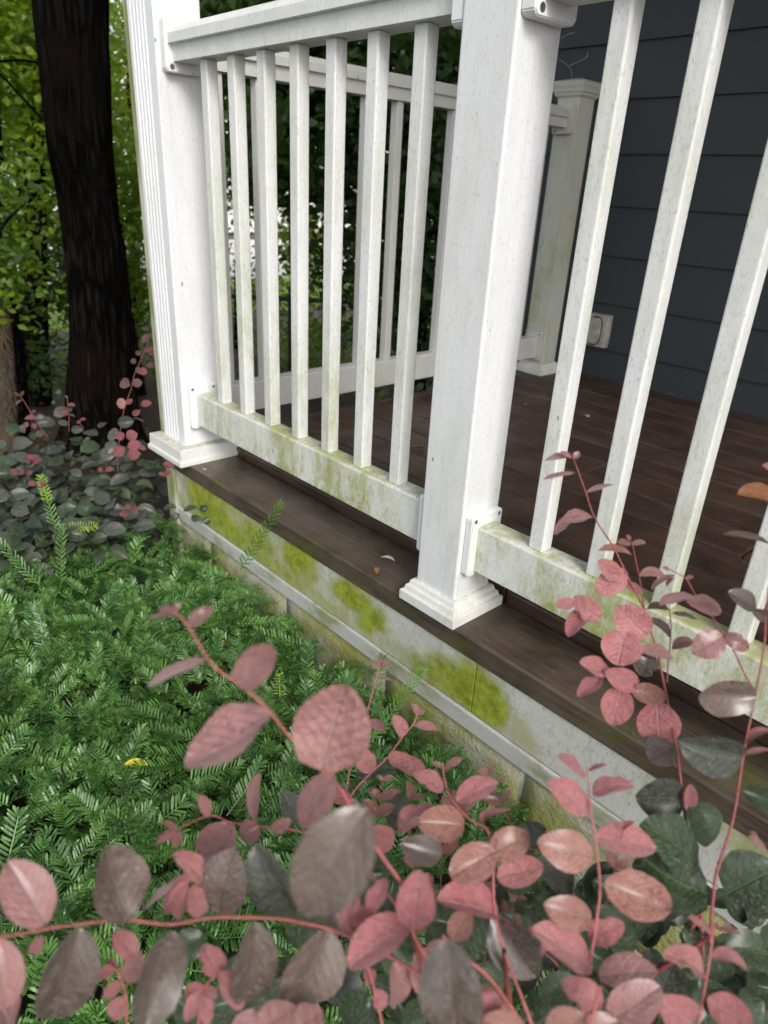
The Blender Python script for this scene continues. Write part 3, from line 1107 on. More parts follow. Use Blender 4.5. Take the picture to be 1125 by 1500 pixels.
def photo_leaf(parent, bx, by, tx, ty, wpx, d, kind, dd=None, name='leaf', pool=None):
    """leaf whose base and tip are at photo pixels, at depth d; its true width is kept plausible by turning it about its midrib"""
    B = at(bx, by, d)
    lpx = math.hypot(tx - bx, ty - by)
    ln = lpx * d / FPX
    if dd is None:
        dd = rnd.uniform(-0.28, 0.10) * ln
    T = at(tx, ty, d + dd)
    ln3 = (T - B).length
    wm = wpx * d / FPX
    true_w = max(wm, min(0.60 * ln3, wm * 2.2))
    tilt = math.acos(max(0.2, min(1.0, wm / true_w)))
    ax = (T - B).normalized()
    view = (CAM - (B + T) / 2).normalized()
    n0 = (view - ax * view.dot(ax)).normalized()
    up = Vector((0, 0, 1))
    sgn = 1 if ax.cross(n0).dot(up) > 0 else -1        # turn the face towards the sky
    n1 = Matrix.Rotation(-tilt * -sgn if False else tilt * sgn, 3, ax) @ n0
    n2 = Matrix.Rotation(-tilt * sgn, 3, ax) @ n0
    n_ = n1 if n1.dot(up) > n2.dot(up) else n2
    if kind in 'mgy' and 45 < wpx < 100:      # mature leaves hang so that one half of the fold catches the sky
        hv = ((CAM - (B + T) / 2).normalized() + sdir).normalized()
        hp = (hv - ax * hv.dot(ax)).normalized()
        n_ = Matrix.Rotation(rnd.choice((-1, 1)) * rnd.uniform(0.30, 0.50), 3, ax) @ hp
        true_w = wm / max(0.55, n_.dot(n0))
    pool = pool or (LEAVES_HI[:4] + LEAVES_HI[5:6] if wpx > 42 else LEAVES_HI if wpx > 17 else LEAVES_LO)
    return place(name, rnd.choice(pool), parent, leaf_matrix(B, T, true_w, n_), LEAFMAT[kind])


# ------------------------------------------------------------------ front shrub
fs = thing('purple_leaved_shrub', 'wet shrub in front with young pink leaves and older bronze and green leaves', 'shrub', (0.55, -0.45, GZ))
STEMS = []


def stem(pts, r0, r1, leaves, d0, d1=None, mat=None):
    """pts: photo pixels from tip to foot; depth runs from d0 at the tip to d1 at the foot"""
    d1 = d0 if d1 is None else d1
    n = len(pts)
    P = [at(x, y, d0 + (d1 - d0) * i / (n - 1)) for i, (x, y) in enumerate(pts)]
    sp_ = smooth_path(P, 4)
    rad = [0.82 * (r0 + (r1 - r0) * i / (len(sp_) - 1)) for i in range(len(sp_))]
    st = part('stem', tube_mesh('stem', [tuple(p - WL[fs.name]) for p in sp_], rad, 6, mat or M_STEM), fs, WL[fs.name])
    for lf in leaves:
        bx, by, tx, ty, w, kd = lf[:6]
        # depth of the nearest stem point
        best = min(range(n), key=lambda i: (pts[i][0] - bx) ** 2 + (pts[i][1] - by) ** 2)
        d = lf[6] if len(lf) > 6 else d0 + (d1 - d0) * best / (n - 1)
        photo_leaf(st, bx, by, tx, ty, w, d, kd)
    return st


# the blurred stem nearest the lens
stem([(253, 893), (276, 917), (301, 960), (324, 985), (356, 1006), (392, 1038), (420, 1074), (456, 1110), (474, 1131), (502, 1160), (520, 1195), (540, 1225), (565, 1262), (590, 1300), (606, 1370), (650, 1440), (700, 1540)],
     0.0008, 0.0017, [
    (253, 893, 233, 889, 10, 'd'), (253, 893, 264, 884, 10, 'd'), (255, 897, 222, 906, 8, 'd'), (258, 899, 214, 904, 6, 'd'), (262, 900, 240, 897, 9, 'd'),
    (278, 917, 310, 889, 22, 'd'), (301, 966, 211, 1004, 17, 'd'), (350, 1003, 407, 945, 52, 'd'), (402, 1047, 285, 1127, 64, 'd'),
    (470, 1124, 508, 994, 112, 'd'), (488, 1133, 437, 1213, 50, 'd'), (536, 1184, 440, 1342, 112, 'm', 0.34),
    (606, 1362, 613, 1278, 58, 'p', 0.45), (600, 1352, 508, 1412, 54, 'p', 0.46), (612, 1365, 640, 1280, 40, 'c', 0.5)], 0.40, 0.47, M_STEMPINK)

# long horizontal stem crossing the lower left
stem([(-30, 1376), (0, 1372), (40, 1366), (82, 1358), (130, 1352), (185, 1347), (249, 1354), (313, 1344), (400, 1345), (439, 1351), (492, 1364), (560, 1395), (640, 1450), (720, 1540)],
     0.0012, 0.0018, [
    (68, 1354, 12, 1262, 70, 'd'), (187, 1345, 146, 1238, 78, 'm'), (116, 1360, 78, 1502, 80, 'm'), (247, 1360, 208, 1492, 68, 'm'),
    (374, 1352, 362, 1478, 66, 'm'), (318, 1341, 336, 1250, 74, 'm', 0.50), (428, 1338, 372, 1245, 60, 'y', 0.52), (482, 1362, 426, 1482, 82, 'm'),
    (-5, 1376, 10, 1480, 60, 'd'), (62, 1372, 48, 1400, 14, 'p'), (66, 1375, 40, 1396, 14, 'p'), (500, 1366, 470, 1300, 40, 'm', 0.55),
    (200, 1403, 168, 1364, 32, 'p', 0.47), (322, 1428, 303, 1386, 36, 'p', 0.48), (322, 1424, 360, 1476, 34, 'p', 0.47)], 0.42, 0.50)
# pink clusters hanging under it
stem([(322, 1425), (300, 1445), (292, 1475), (290, 1530)], 0.0008, 0.0012, [
    (300, 1447, 266, 1462, 26, 'p'), (298, 1450, 275, 1496, 22, 'p'), (296, 1456, 310, 1500, 24, 'p'), (300, 1446, 318, 1462, 16, 'p')], 0.48, 0.5, M_STEMPINK)
stem([(160, 1410), (176, 1430), (186, 1470), (182, 1540)], 0.0008, 0.0012, [
    (168, 1420, 140, 1428, 18, 'p'), (170, 1422, 160, 1404, 14, 'p'), (180, 1440, 150, 1460, 20, 'p'), (184, 1440, 204, 1400, 32, 'd'), (184, 1462, 160, 1492, 28, 'p'),
    (178, 1430, 195, 1412, 16, 'p')], 0.48, 0.5, M_STEMPINK)
# thin reaching stem above it
stem([(232, 1226), (257, 1216), (307, 1195), (339, 1205), (388, 1211), (449, 1220), (500, 1245), (560, 1300), (610, 1380), (650, 1500)], 0.0007, 0.0015, [
    (257, 1218, 230, 1230, 12, 'p'), (256, 1218, 240, 1203, 10, 'p'), (258, 1220, 252, 1244, 12, 'p'), (262, 1216, 262, 1240, 9, 'p'), (247, 1221, 224, 1236, 8, 'p'),
    (308, 1196, 294, 1164, 17, 'p'), (374, 1206, 378, 1134, 19, 'd'), (380, 1211, 352, 1226, 34, 'd'), (398, 1217, 426, 1202, 20, 'd'),
    (336, 1207, 288, 1250, 40, 'd'), (340, 1208, 300, 1300, 44, 'd'), (278, 1286, 232, 1334, 30, 'p', 0.5), (276, 1290, 262, 1350, 26, 'p', 0.5),
    (300, 1290, 262, 1250, 30, 'p', 0.5), (283, 1297, 300, 1346, 34, 'p', 0.5), (258, 1290, 205, 1330, 10, 'd', 0.5)], 0.56, 0.6)
# sprigs in the middle
stem([(556, 972), (545, 1017), (534, 1054), (519, 1096), (508, 1156), (500, 1230), (520, 1330)], 0.0007, 0.0014, [
    (556, 974, 545, 966, 6, 'p'), (556, 974, 570, 968, 7, 'p'), (556, 976, 560, 964, 6, 'p'), (552, 992, 574, 994, 4, 'p'),
    (537, 1056, 566, 1066, 15, 'p'), (515, 1116, 484, 1118, 12, 'p'), (513, 1166, 483, 1168, 22, 'p'), (508, 1170, 530, 1200, 20, 'd'),
    (536, 1050, 520, 1044, 8, 'p')], 0.78, 0.72, M_STEMPINK)
stem([(613, 1040), (606, 1060), (590, 1079), (568, 1109), (545, 1131), (519, 1159), (500, 1200), (500, 1260)], 0.0007, 0.0014, [
    (612, 1048, 604, 1031, 9, 'p'), (613, 1047, 622, 1040, 7, 'p'), (606, 1062, 642, 1067, 14, 'p'), (593, 1078, 577, 1049, 20, 'p'),
    (546, 1131, 523, 1097, 30, 'p'), (568, 1109, 620, 1140, 28, 'p'), (577, 1127, 521, 1134, 30, 'g', 0.82), (566, 1168, 590, 1212, 46, 'y', 0.84),
    (562, 1172, 538, 1156, 11, 'p'), (564, 1172, 583, 1156, 11, 'p'), (565, 1188, 532, 1184, 13, 'p'), (600, 1168, 597, 1144, 12, 'p'), (600, 1168, 622, 1164, 9, 'p'),
    (444, 1206, 414, 1160, 36, 'y', 0.75)], 0.72, 0.7, M_STEMPINK)
stem([(648, 1118), (653, 1150), (663, 1173), (690, 1202), (714, 1216), (722, 1260), (724, 1331), (738, 1392), (768, 1471), (800, 1560)], 0.0008, 0.0018, [
    (648, 1128, 674, 1108, 11, 'p'), (647, 1124, 632, 1117, 8, 'c'), (652, 1156, 612, 1133, 26, 'p'), (668, 1173, 728, 1144, 34, 'p'),
    (680, 1208, 612, 1204, 50, 'c'), (580, 1213, 630, 1176, 32, 'p', 0.6), (578, 1236, 536, 1218, 38, 'p', 0.58), (648, 1254, 588, 1236, 42, 'm', 0.5),
    (726, 1246, 660, 1284, 54, 'c'), (716, 1252, 776, 1222, 48, 'c'), (728, 1286, 796, 1268, 42, 'p'), (730, 1340, 642, 1315, 46, 'p'),
    (706, 1206, 712, 1186, 9, 'p'), (712, 1196, 748, 1184, 7, 'p'), (710, 1200, 724, 1180, 9, 'p'), (722, 1342, 786, 1436, 66, 'm', 0.56), (663, 1375, 690, 1330, 36, 'c', 0.55)], 0.62, 0.50, M_STEMPINK)
stem([(648, 1370), (672, 1395), (712, 1428), (745, 1470), (790, 1540)], 0.0013, 0.0018, [
    (655, 1376, 668, 1545, 92, 'm', 0.39), (656, 1378, 620, 1440, 36, 'd'), (612, 1392, 626, 1462, 40, 'd', 0.52), (578, 1412, 586, 1484, 36, 'd', 0.52),
    (548, 1438, 534, 1424, 22, 'p', 0.5), (552, 1450, 566, 1482, 24, 'p', 0.5), (700, 1440, 730, 1500, 50, 'c', 0.5), (690, 1500, 730, 1460, 44, 'p', 0.47)], 0.48, 0.5, M_STEMPINK)
stem([(545, 1330), (530, 1345), (515, 1372), (540, 1420), (560, 1500)], 0.0009, 0.0012, [
    (540, 1335, 566, 1290, 28, 'p'), (525, 1335, 506, 1308, 22, 'p'), (512, 1360, 548, 1330, 26, 'p'), (510, 1368, 494, 1340, 18, 'p'), (505, 1345, 520, 1310, 20, 'p'),
    (530, 1350, 552, 1372, 16, 'p')], 0.47, 0.5, M_STEMPINK)
# sprig with paired leaves against the skirting
stem([(859, 1124), (862, 1150), (864, 1172), (870, 1218), (876, 1263), (879, 1305), (872, 1360), (862, 1430), (850, 1520)], 0.0008, 0.0016, [
    (859, 1136, 823, 1103, 15, 'p'), (861, 1130, 888, 1118, 7, 'p'), (866, 1161, 920, 1137, 27, 'p'), (864, 1190, 808, 1144, 40, 'p'),
    (872, 1226, 962, 1240, 46, 'p'), (870, 1258, 793, 1234, 58, 'c'), (884, 1292, 977, 1328, 64, 'c'), (868, 1350, 802, 1326, 48, 'c'),
    (862, 1376, 908, 1350, 38, 'p'), (868, 1420, 784, 1358, 48, 'p'), (877, 1430, 962, 1420, 46, 'd')], 0.56, 0.50, M_STEMPINK)
# tall stem on the right
stem([(835, 664), (840, 672), (856, 715), (871, 758), (899, 802), (918, 842), (943, 892), (955, 930), (966, 970), (977, 1025), (990, 1090), (997, 1143), (1007, 1218), (1024, 1300), (1030, 1400)],
     0.0007, 0.0019, [
    (836, 666, 799, 670, 9, 'd'), (838, 670, 822, 660, 6, 'p'), (840, 672, 849, 661, 10, 'd'), (842, 692, 795, 701, 7, 'd'), (858, 722, 898, 708, 8, 'd'), (869, 755, 810, 770, 19, 'd'),
    (908, 850, 872, 822, 26, 'p'), (918, 836, 874, 868, 38, 'p'), (915, 856, 942, 868, 15, 'p'), (842, 882, 813, 890, 18, 'p'), (880, 906, 842, 880, 34, 'p'), (868, 892, 829, 930, 26, 'p'),
    (948, 932, 905, 890, 50, 'p'), (916, 924, 904, 976, 58, 'p'), (985, 962, 940, 952, 20, 'd'), (952, 955, 936, 988, 38, 'm'),
    (892, 985, 845, 974, 27, 'p'), (884, 992, 850, 1026, 22, 'p'), (912, 1004, 896, 1063, 46, 'p'), (936, 1006, 888, 984, 34, 'p'), (925, 1010, 974, 1022, 30, 'c'),
    (962, 1027, 968, 1096, 62, 'p'), (985, 1092, 950, 1112, 48, 'm'), (1005, 1166, 933, 1170, 60, 'y'), (1010, 1180, 1046, 1236, 52, 'g'), (1010, 1182, 1012, 1150, 19, 'p'),
    (1026, 1268, 953, 1206, 68, 'g', 0.60), (1030, 1312, 925, 1258, 92, 'g', 0.60)], 0.72, 0.62)
stem([(923, 790), (927, 800), (931, 820), (936, 843), (940, 867), (945, 898), (953, 925)], 0.0006, 0.0011, [
    (925, 797, 904, 793, 10, 'c'), (926, 797, 946, 791, 9, 'd'), (924, 791, 918, 783, 6, 'p'), (926, 812, 878, 803, 11, 'c'), (936, 843, 976, 841, 15, 'd')], 0.70, 0.71)
stem([(980, 834), (1005, 848), (1018, 870), (1046, 907), (1061, 929), (1077, 957), (1092, 990), (1105, 1010)], 0.0006, 0.0011, [
    (990, 842, 953, 862, 8, 'd'), (980, 836, 970, 830, 6, 'p'), (1004, 848, 1016, 843, 7, 'd'), (988, 846, 976, 858, 6, 'd'), (1018, 872, 966, 883, 15, 'd'), (1058, 895, 1010, 878, 26, 'd'), (1062, 932, 1016, 956, 44, 'd'), (1060, 930, 1101, 950, 25, 'd')], 0.66, 0.64)
stem([(980, 886), (983, 920), (979, 970), (977, 1000)], 0.0006, 0.0009, [
    (982, 894, 948, 889, 11, 'm'), (985, 897, 1023, 903, 8, 'm'), (984, 950, 1019, 938, 17, 'd'), (984, 936, 950, 905, 12, 'm')], 0.70, 0.7)
stem([(1126, 860), (1122, 904), (1119, 950), (1105, 1025), (1089, 1105), (1074, 1199), (1055, 1261), (1046, 1300), (1040, 1380)], 0.0009, 0.0019, [
    (1108, 891, 1069, 867, 27, 'm'), (1124, 906, 1102, 893, 18, 'm'), (1105, 1018, 1016, 1016, 54, 'm'), (1089, 1108, 996, 1088, 58, 'y'),
    (1093, 1090, 1130, 1066, 13, 'p'), (1088, 1106, 1130, 1096, 9, 'p'), (1094, 1085, 1110, 1072, 8, 'p'), (1130, 797, 1060, 780, 9, 'm'), (1064, 1310, 1140, 1270, 86, 'g'), (1089, 1158, 1140, 1178, 34, 'g'),
    (1140, 740, 1082, 722, 22, 'o'), (1140, 690, 1118, 681, 10, 'p'), (1110, 1230, 1100, 1218, 8, 'd'), (1125, 1250, 1098, 1225, 10, 'd')], 0.62, 0.56)
# lower right sprig
stem([(1047, 1356), (1044, 1373), (1036, 1426), (1025, 1490), (1015, 1560)], 0.0008, 0.0014, [
    (1045, 1370, 1009, 1342, 9, 'p'), (1049, 1360, 1086, 1366, 9, 'p'), (1047, 1362, 1050, 1350, 7, 'p'), (1036, 1427, 981, 1388, 29, 'p'), (1044, 1400, 1104, 1415, 23, 'p'),
    (1035, 1462, 1098, 1500, 46, 'p'), (1012, 1500, 965, 1462, 56, 'p'), (1020, 1520, 1120, 1470, 50, 'g', 0.58)], 0.50, 0.48, M_STEMPINK)
# big blurred leaves along the bottom edge
stem([(880, 1445), (870, 1480), (850, 1540)], 0.0011, 0.0014, [
    (892, 1498, 966, 1446, 58, 'd', 0.46), (886, 1470, 828, 1446, 42, 'p', 0.46), (800, 1512, 858, 1490, 46, 'c', 0.45), (855, 1520, 905, 1496, 44, 'd', 0.45), (770, 1515, 708, 1496, 44, 'c', 0.46),
    (380, 1510, 440, 1470, 50, 'd', 0.46), (430, 1510, 478, 1478, 50, 'd', 0.46), (340, 1520, 392, 1490, 46, 'd', 0.47), (20, 1520, -12, 1440, 40, 'd', 0.45)], 0.44, 0.44, M_STEMPINK)
# older green leaves lower down inside the bush
GREENS = [(850, 1442, 788, 1464, 54), (1078, 1420, 1004, 1364, 64), (1140, 1352, 1096, 1432, 62), (762, 1232, 800, 1212, 44), (520, 1300, 560, 1250, 50), (470, 1330, 420, 1380, 60),
          (640, 1340, 700, 1300, 60), (700, 1330, 650, 1400, 56), (620, 1420, 560, 1370, 50), (840, 1300, 790, 1260, 60), (930, 1400, 880, 1330, 60), (960, 1480, 990, 1400, 66),
          (1090, 1500, 1030, 1440, 60), (770, 1420, 740, 1340, 60), (780, 1300, 740, 1260, 50), (520, 1420, 480, 1470, 54), (600, 1480, 640, 1430, 50), (440, 1440, 400, 1490, 60),
          (300, 1370, 250, 1400, 50), (640, 1470, 590, 1500, 50), (1120, 1480, 1080, 1440, 60), (920, 1340, 870, 1290, 60), (730, 1480, 700, 1420, 60), (820, 1390, 770, 1400, 50),
          (1000, 1290, 960, 1340, 60), (940, 1290, 1000, 1330, 66), (1040, 1440, 1000, 1480, 60), (1125, 1400, 1060, 1390, 60), (560, 1280, 520, 1330, 44), (350, 1400, 330, 1460, 46)]
for bx, by, tx, ty, w in GREENS:
    d = rnd.uniform(0.58, 0.70)
    photo_leaf(fs, bx, by, tx, ty, w * rnd.uniform(0.8, 1.05), d, rnd.choice('gggy'))
VV, FF, UU, off = [], [], [], 0
for i in range(190):
    while True:
        x, y = rnd.uniform(260, 1150), rnd.uniform(1230, 1540)
        lim = 1500 - (x - 260) * 0.55 if x < 700 else 1270 - (x - 700) * 0.02
        if y > lim:
            break
    a = rnd.uniform(0, 6.28)
    dp = rnd.uniform(0.64, 0.90)
    ln = rnd.uniform(0.034, 0.052)
    P = at(x, y, dp)
    d = (C_R * math.cos(a) + C_U * math.sin(a) + C_F * rnd.uniform(-0.35, 0.35)).normalized()
    nr = Vector((0.45 + rnd.uniform(-.5, .5), -0.4 + rnd.uniform(-.5, .5), 0.8)).normalized()
    M = np.array(leaf_matrix(P - WL[fs.name], P - WL[fs.name] + d * ln, ln * rnd.uniform(0.58, 0.72), nr), np.float32)
    me_ = rnd.choice(LEAVES_HI)
    v = np.empty(len(me_.vertices) * 3, np.float32)
    me_.vertices.foreach_get('co', v)
    uv_ = v.reshape(-1, 3)[:, :2] + np.array([0, 0.5], np.float32)
    UU.append(uv_)
    VV.append(v.reshape(-1, 3) @ M[:3, :3].T + M[:3, 3])
    FF.append(np.array([tuple(p_.vertices) for p_ in me_.polygons]) + off)
    off += len(VV[-1])
part('foliage', mesh_np('foliage', np.concatenate(VV), np.concatenate(FF), M_GREEN, True, np.concatenate(UU)), fs, WL[fs.name], kind='stuff')
# young twigs between the older leaves: each a short stem with a few small leaves
for i in range(14):
    x = rnd.uniform(430, 960)
    y = rnd.uniform(1190, 1400) if x < 760 else rnd.uniform(1290, 1440)
    if x < 520 and y < 1260:
        y += 90
    d = rnd.uniform(0.52, 0.68)
    a = rnd.uniform(-2.4, -0.7)
    L_ = rnd.uniform(50, 90)
    x2, y2 = x + L_ * math.cos(a), y + L_ * math.sin(a)
    kd = rnd.choice('ppdcp')
    lv = []
    for q_ in (0.35, 0.68, 1.0):
        bx, by = x + (x2 - x) * q_, y + (y2 - y) * q_
        for sd in (-1, 1):
            a2 = a + sd * rnd.uniform(0.6, 1.1)
            l2 = rnd.uniform(18, 33) * (1.15 - 0.5 * q_)
            lv.append((bx, by, bx + l2 * math.cos(a2), by + l2 * math.sin(a2), l2 * rnd.uniform(0.4, 0.62), kd))
    stem([(x2, y2), ((x + x2) / 2 + rnd.uniform(-5, 5), (y + y2) / 2), (x, y), (x - 0.5 * (x2 - x) + rnd.uniform(-12, 12), y + 46)], 0.0005, 0.0009, lv, d, d + 0.12, M_STEMPINK)
# woody stems down to the soil
for x, y, d in ((606, 1370, 0.47), (738, 1392, 0.52), (862, 1430, 0.5), (1026, 1330, 0.62), (1042, 1370, 0.56), (640, 1450, 0.5)):
    top_ = at(x, y, d)
    foot = Vector((0.52 + rnd.uniform(-0.06, 0.06), -0.42 + rnd.uniform(-0.06, 0.06), GZ))
    mid_ = top_.lerp(foot, 0.5) + Vector((rnd.uniform(-.04, .04), rnd.uniform(-.04, .04), 0.05))
    sp_ = smooth_path([top_, mid_, foot], 5)
    part('stem', tube_mesh('stem', [tuple(p - WL[fs.name]) for p in sp_], [0.0018 + 0.0004 * i for i in range(len(sp_))], 6, M_STEM), fs, WL[fs.name])

# ------------------------------------------------------------------ spreading yew
def sprig_geom(seed, n=28, flat=0.8, nl=0.23, w=0.0195):
    """a shoot along +x, unit length about 0.1 m; flat needles in two raised ranks and a tuft at the tip"""
    rr = random.Random(seed)
    V, F = [], []
    bend = rr.uniform(-0.12, 0.12)
    for i in range(n + 7):
        tuft = i >= n
        u = 0.97 if tuft else 0.05 + 0.90 * (i / (n - 1))
        c = Vector((u, bend * u * u, 0.12 * u * u))
        side = 1 if i % 2 else -1
        if tuft:
            roll = (i - n) * 2 * math.pi / 7 + rr.uniform(-.2, .2)
            lean = 1.3
        else:
            roll = side * (math.pi / 2 - rr.uniform(0.15, 0.55) - (1 - flat) * rr.uniform(0, 1.0))
            lean = 0.45 + 0.25 * u + rr.uniform(-0.12, 0.12)
        out = Vector((0, math.sin(roll), math.cos(roll)))
        d = (out + Vector((lean, 0, 0))).normalized()
        ln = rr.uniform(nl * 0.85, nl * 1.15) * (0.78 if tuft else 1.0 if u < 0.85 else 0.9)
        upv = Vector((0, 0, 1))
        s = d.cross(upv)
        if s.length < 1e-3:
            s = Vector((0, 1, 0))
        s.normalize()
        s = (s + rr.uniform(-0.35, 0.35) * d.cross(s)).normalized()
        nn = s.cross(d)
        if nn.z < 0:
            nn = -nn
        bow = nn * (0.018 * rr.uniform(0.3, 1.2))
        o = len(V)
        V += [c, c + d * ln * 0.2 + s * w * .9 + bow * .6, c + d * ln * 0.2 - s * w * .9 + bow * .6, c + d * ln * 0.8 + s * w + bow, c + d * ln * 0.8 - s * w + bow, c + d * ln]
        F += [(o, o + 1, o + 2, o + 2), (o + 1, o + 3, o + 4, o + 2), (o + 3, o + 5, o + 4, o + 4)]
    tris = []
    for f in F:
        if f[2] == f[3]:
            tris.append(f[:3])
        else:
            tris += [(f[0], f[1], f[2]), (f[0], f[2], f[3])]
    # stem
    sv, sf = tube_geom([(0, 0, 0), (0.5, bend * .25, 0.03), (1.0, bend, 0.12)], [0.014, 0.011, 0.006], 3)
    o = len(V)
    V += sv
    for f in sf:
        tris += [(f[0] + o, f[1] + o, f[2] + o), (f[0] + o, f[2] + o, f[3] + o)]
    return np.array([tuple(v) for v in V], np.float32), np.array(tris, np.int32)


SPRIGS = [sprig_geom(s, 24 + (s % 3) * 4, flat=0.6 + 0.13 * (s % 4)) for s in range(7)]
SPRIG_ME = [mesh_np('sprig', v, f, M_NEEDLE) for v, f in SPRIGS]


def yew_top(x, y):
    b = 0.085 * noise.noise(Vector((x * 4.6, y * 4.6, 3.1))) + 0.035 * noise.noise(Vector((x * 9, y * 9, 7)))
    edge = max(0.0, (-1.25 - x)) * 0.15 + max(0.0, x - 0.05) * 0.30
    gap = 0.13 * math.exp(-(((x + 0.50) / 0.09) ** 2 + ((y + 0.335) / 0.065) ** 2))
    gap += 0.10 * math.exp(-(((x + 0.12) / 0.07) ** 2 + ((y + 0.42) / 0.07) ** 2))
    return -0.30 + b + 0.055 * math.exp(-((y + 0.05) / 0.14) ** 2) - edge - gap


yew = thing('spreading_yew', 'low spreading yew with dark green needles beside the porch foundation', 'yew', (-0.5, -0.55, GZ))
cand = []
for layer in range(3):
    n_ = (1900, 1200, 900)[layer]
    for i in range(n_):
        x = rnd.uniform(-1.75, 0.42)
        y = rnd.uniform(-1.25, -0.035)
        # the far left edge recedes from the corner of the porch
        if x < -1.19 and y > -0.10 - (-1.19 - x) * 0.85:
            continue
        zt = yew_top(x, y) - layer * 0.045 - rnd.random() * 0.03
        a = rnd.uniform(0, 2 * math.pi)
        # shoots lean outwards, mostly towards the open side
        h = Vector((math.cos(a), math.sin(a), 0)) + Vector((0.25, -0.35, 0))
        h.normalize()
        el = rnd.uniform(-0.05, 0.6) if rnd.random() < 0.8 else rnd.uniform(0.6, 1.3)
        d = Vector((h.x * math.cos(el), h.y * math.cos(el), math.sin(el)))
        ln = rnd.uniform(0.085, 0.125)
        P = Vector((x, y, zt)) - d * ln * 0.75
        if P.y + d.y * ln > -0.036:
            continue
        up = Vector((rnd.uniform(-.4, .4), rnd.uniform(-.4, .4), 1)).normalized()
        yv = up.cross(d).normalized()
        zv = d.cross(yv)
        M = Matrix(((d.x * ln, yv.x * ln, zv.x * ln, P.x), (d.y * ln, yv.y * ln, zv.y * ln, P.y), (d.z * ln, yv.z * ln, zv.z * ln, P.z), (0, 0, 0, 1)))
        depth = (P - CAM).dot(C_F)
        rel = P - CAM
        px = 562.5 + FPX * rel.dot(C_R) / depth
        py = 750 - FPX * rel.dot(C_U) / depth
        vis = 0 < px < 700 and 740 < py < 1500 and layer == 0
        cand.append((0 if vis else 1, depth, M, rnd.randrange(7)))
cand.sort(key=lambda t: (t[0], t[1]))
singles = [c for c in cand if c[0] == 0 and rnd.random() < 0.6][:250]
sid = set(id(c) for c in singles)
for _, _, M, v in singles:
    place('sprig', SPRIG_ME[v], yew, M)
VV, FF, off = [], [], 0
for c in cand:
    if id(c) in sid:
        continue
    M = np.array(c[2], np.float32)
    v, f = SPRIGS[c[3]]
    VV.append(v @ M[:3, :3].T + M[:3, 3] - np.array(WL[yew.name], np.float32))
    FF.append(f + off)
    off += len(v)
part('foliage', mesh_np('foliage', np.concatenate(VV), np.concatenate(FF), M_NEEDLE), yew, WL[yew.name], kind='stuff')
# branches under the needles
for i in range(26):
    a = rnd.uniform(0, 6.28)
    r_ = rnd.uniform(0.4, 0.85)
    x, y = -0.5 + r_ * math.cos(a), min(-0.06, -0.62 + 0.6 * r_ * math.sin(a))
    tip = Vector((x, y, yew_top(x, y) - 0.05))
    root = Vector((-0.5 + 0.08 * math.cos(a), -0.6 + 0.08 * math.sin(a), GZ))
    mid_ = root.lerp(tip, 0.5) + Vector((0, 0, 0.04))
    p_ = smooth_path([root, mid_, tip], 4)
    part('branch', tube_mesh('branch', [tuple(q - WL[yew.name]) for q in p_], [0.008 - 0.0007 * k_ for k_ in range(len(p_))], 5, M_BARK2), yew, WL[yew.name])


def long_sprig(pix, d, length_scale, n, mat, seed, tipmat=None):
    """an upright shoot that stands out of the yew: photo pixels of foot and tip"""
    B, T = at(pix[0], pix[1], d), at(pix[2], pix[3], d)
    if T.y > -0.06 or B.y > -0.06:           # it grows in front of the skirting
        B = CAM + (B - CAM) * min(1.0, (-0.07 - CAM.y) / (B.y - CAM.y))
        T = CAM + (T - CAM) * min(1.0, (-0.06 - CAM.y) / (T.y - CAM.y))
    dv = (T - B)
    ln = dv.length
    dv.normalize()
    up = (CAM - B).normalized()
    yv = up.cross(dv).normalized()
    zv = dv.cross(yv)
    v, f = sprig_geom(seed, max(14, n // 2), flat=0.7, nl=0.22, w=0.013)
    v = v.copy()
    v[:, 1:] *= length_scale / ln
    v[:, 2] += 0
    # needles keep their true length whatever the length of the shoot
    M = Matrix(((dv.x * ln, yv.x * ln, zv.x * ln, B.x), (dv.y * ln, yv.y * ln, zv.y * ln, B.y), (dv.z * ln, yv.z * ln, zv.z * ln, B.z), (0, 0, 0, 1)))
    return place('sprig', mesh_np('sprig', v, f, mat), yew, M)


long_sprig((82, 775, 60, 703), 2.12, 0.105, 46, M_NEEDLE_MID, 41)
long_sprig((70, 735, 61, 700), 2.11, 0.10, 30, M_NEEDLE_NEW, 42)
long_sprig((98, 775, 140, 766), 2.08, 0.10, 40, M_NEEDLE_NEW, 43)
long_sprig((352, 835, 408, 742), 1.86, 0.095, 52, M_NEEDLE_MID, 44)
long_sprig((545, 1085, 612, 985), 1.40, 0.085, 56, M_NEEDLE_MID, 45)
long_sprig((500, 1150, 548, 1078), 1.35, 0.085, 46, M_NEEDLE_MID, 46)
long_sprig((410, 1020, 408, 988), 1.55, 0.08, 26, M_NEEDLE_NEW, 47)
long_sprig((60, 860, -4, 790), 1.95, 0.09, 50, M_NEEDLE_MID, 48)
long_sprig((90, 855, 86, 775), 2.0, 0.09, 46, M_NEEDLE_MID, 49)
long_sprig((545, 1050, 560, 965), 1.42, 0.085, 40, M_NEEDLE, 50)
long_sprig((30, 1050, 45, 1020), 1.45, 0.08, 26, M_NEEDLE_MID, 51)

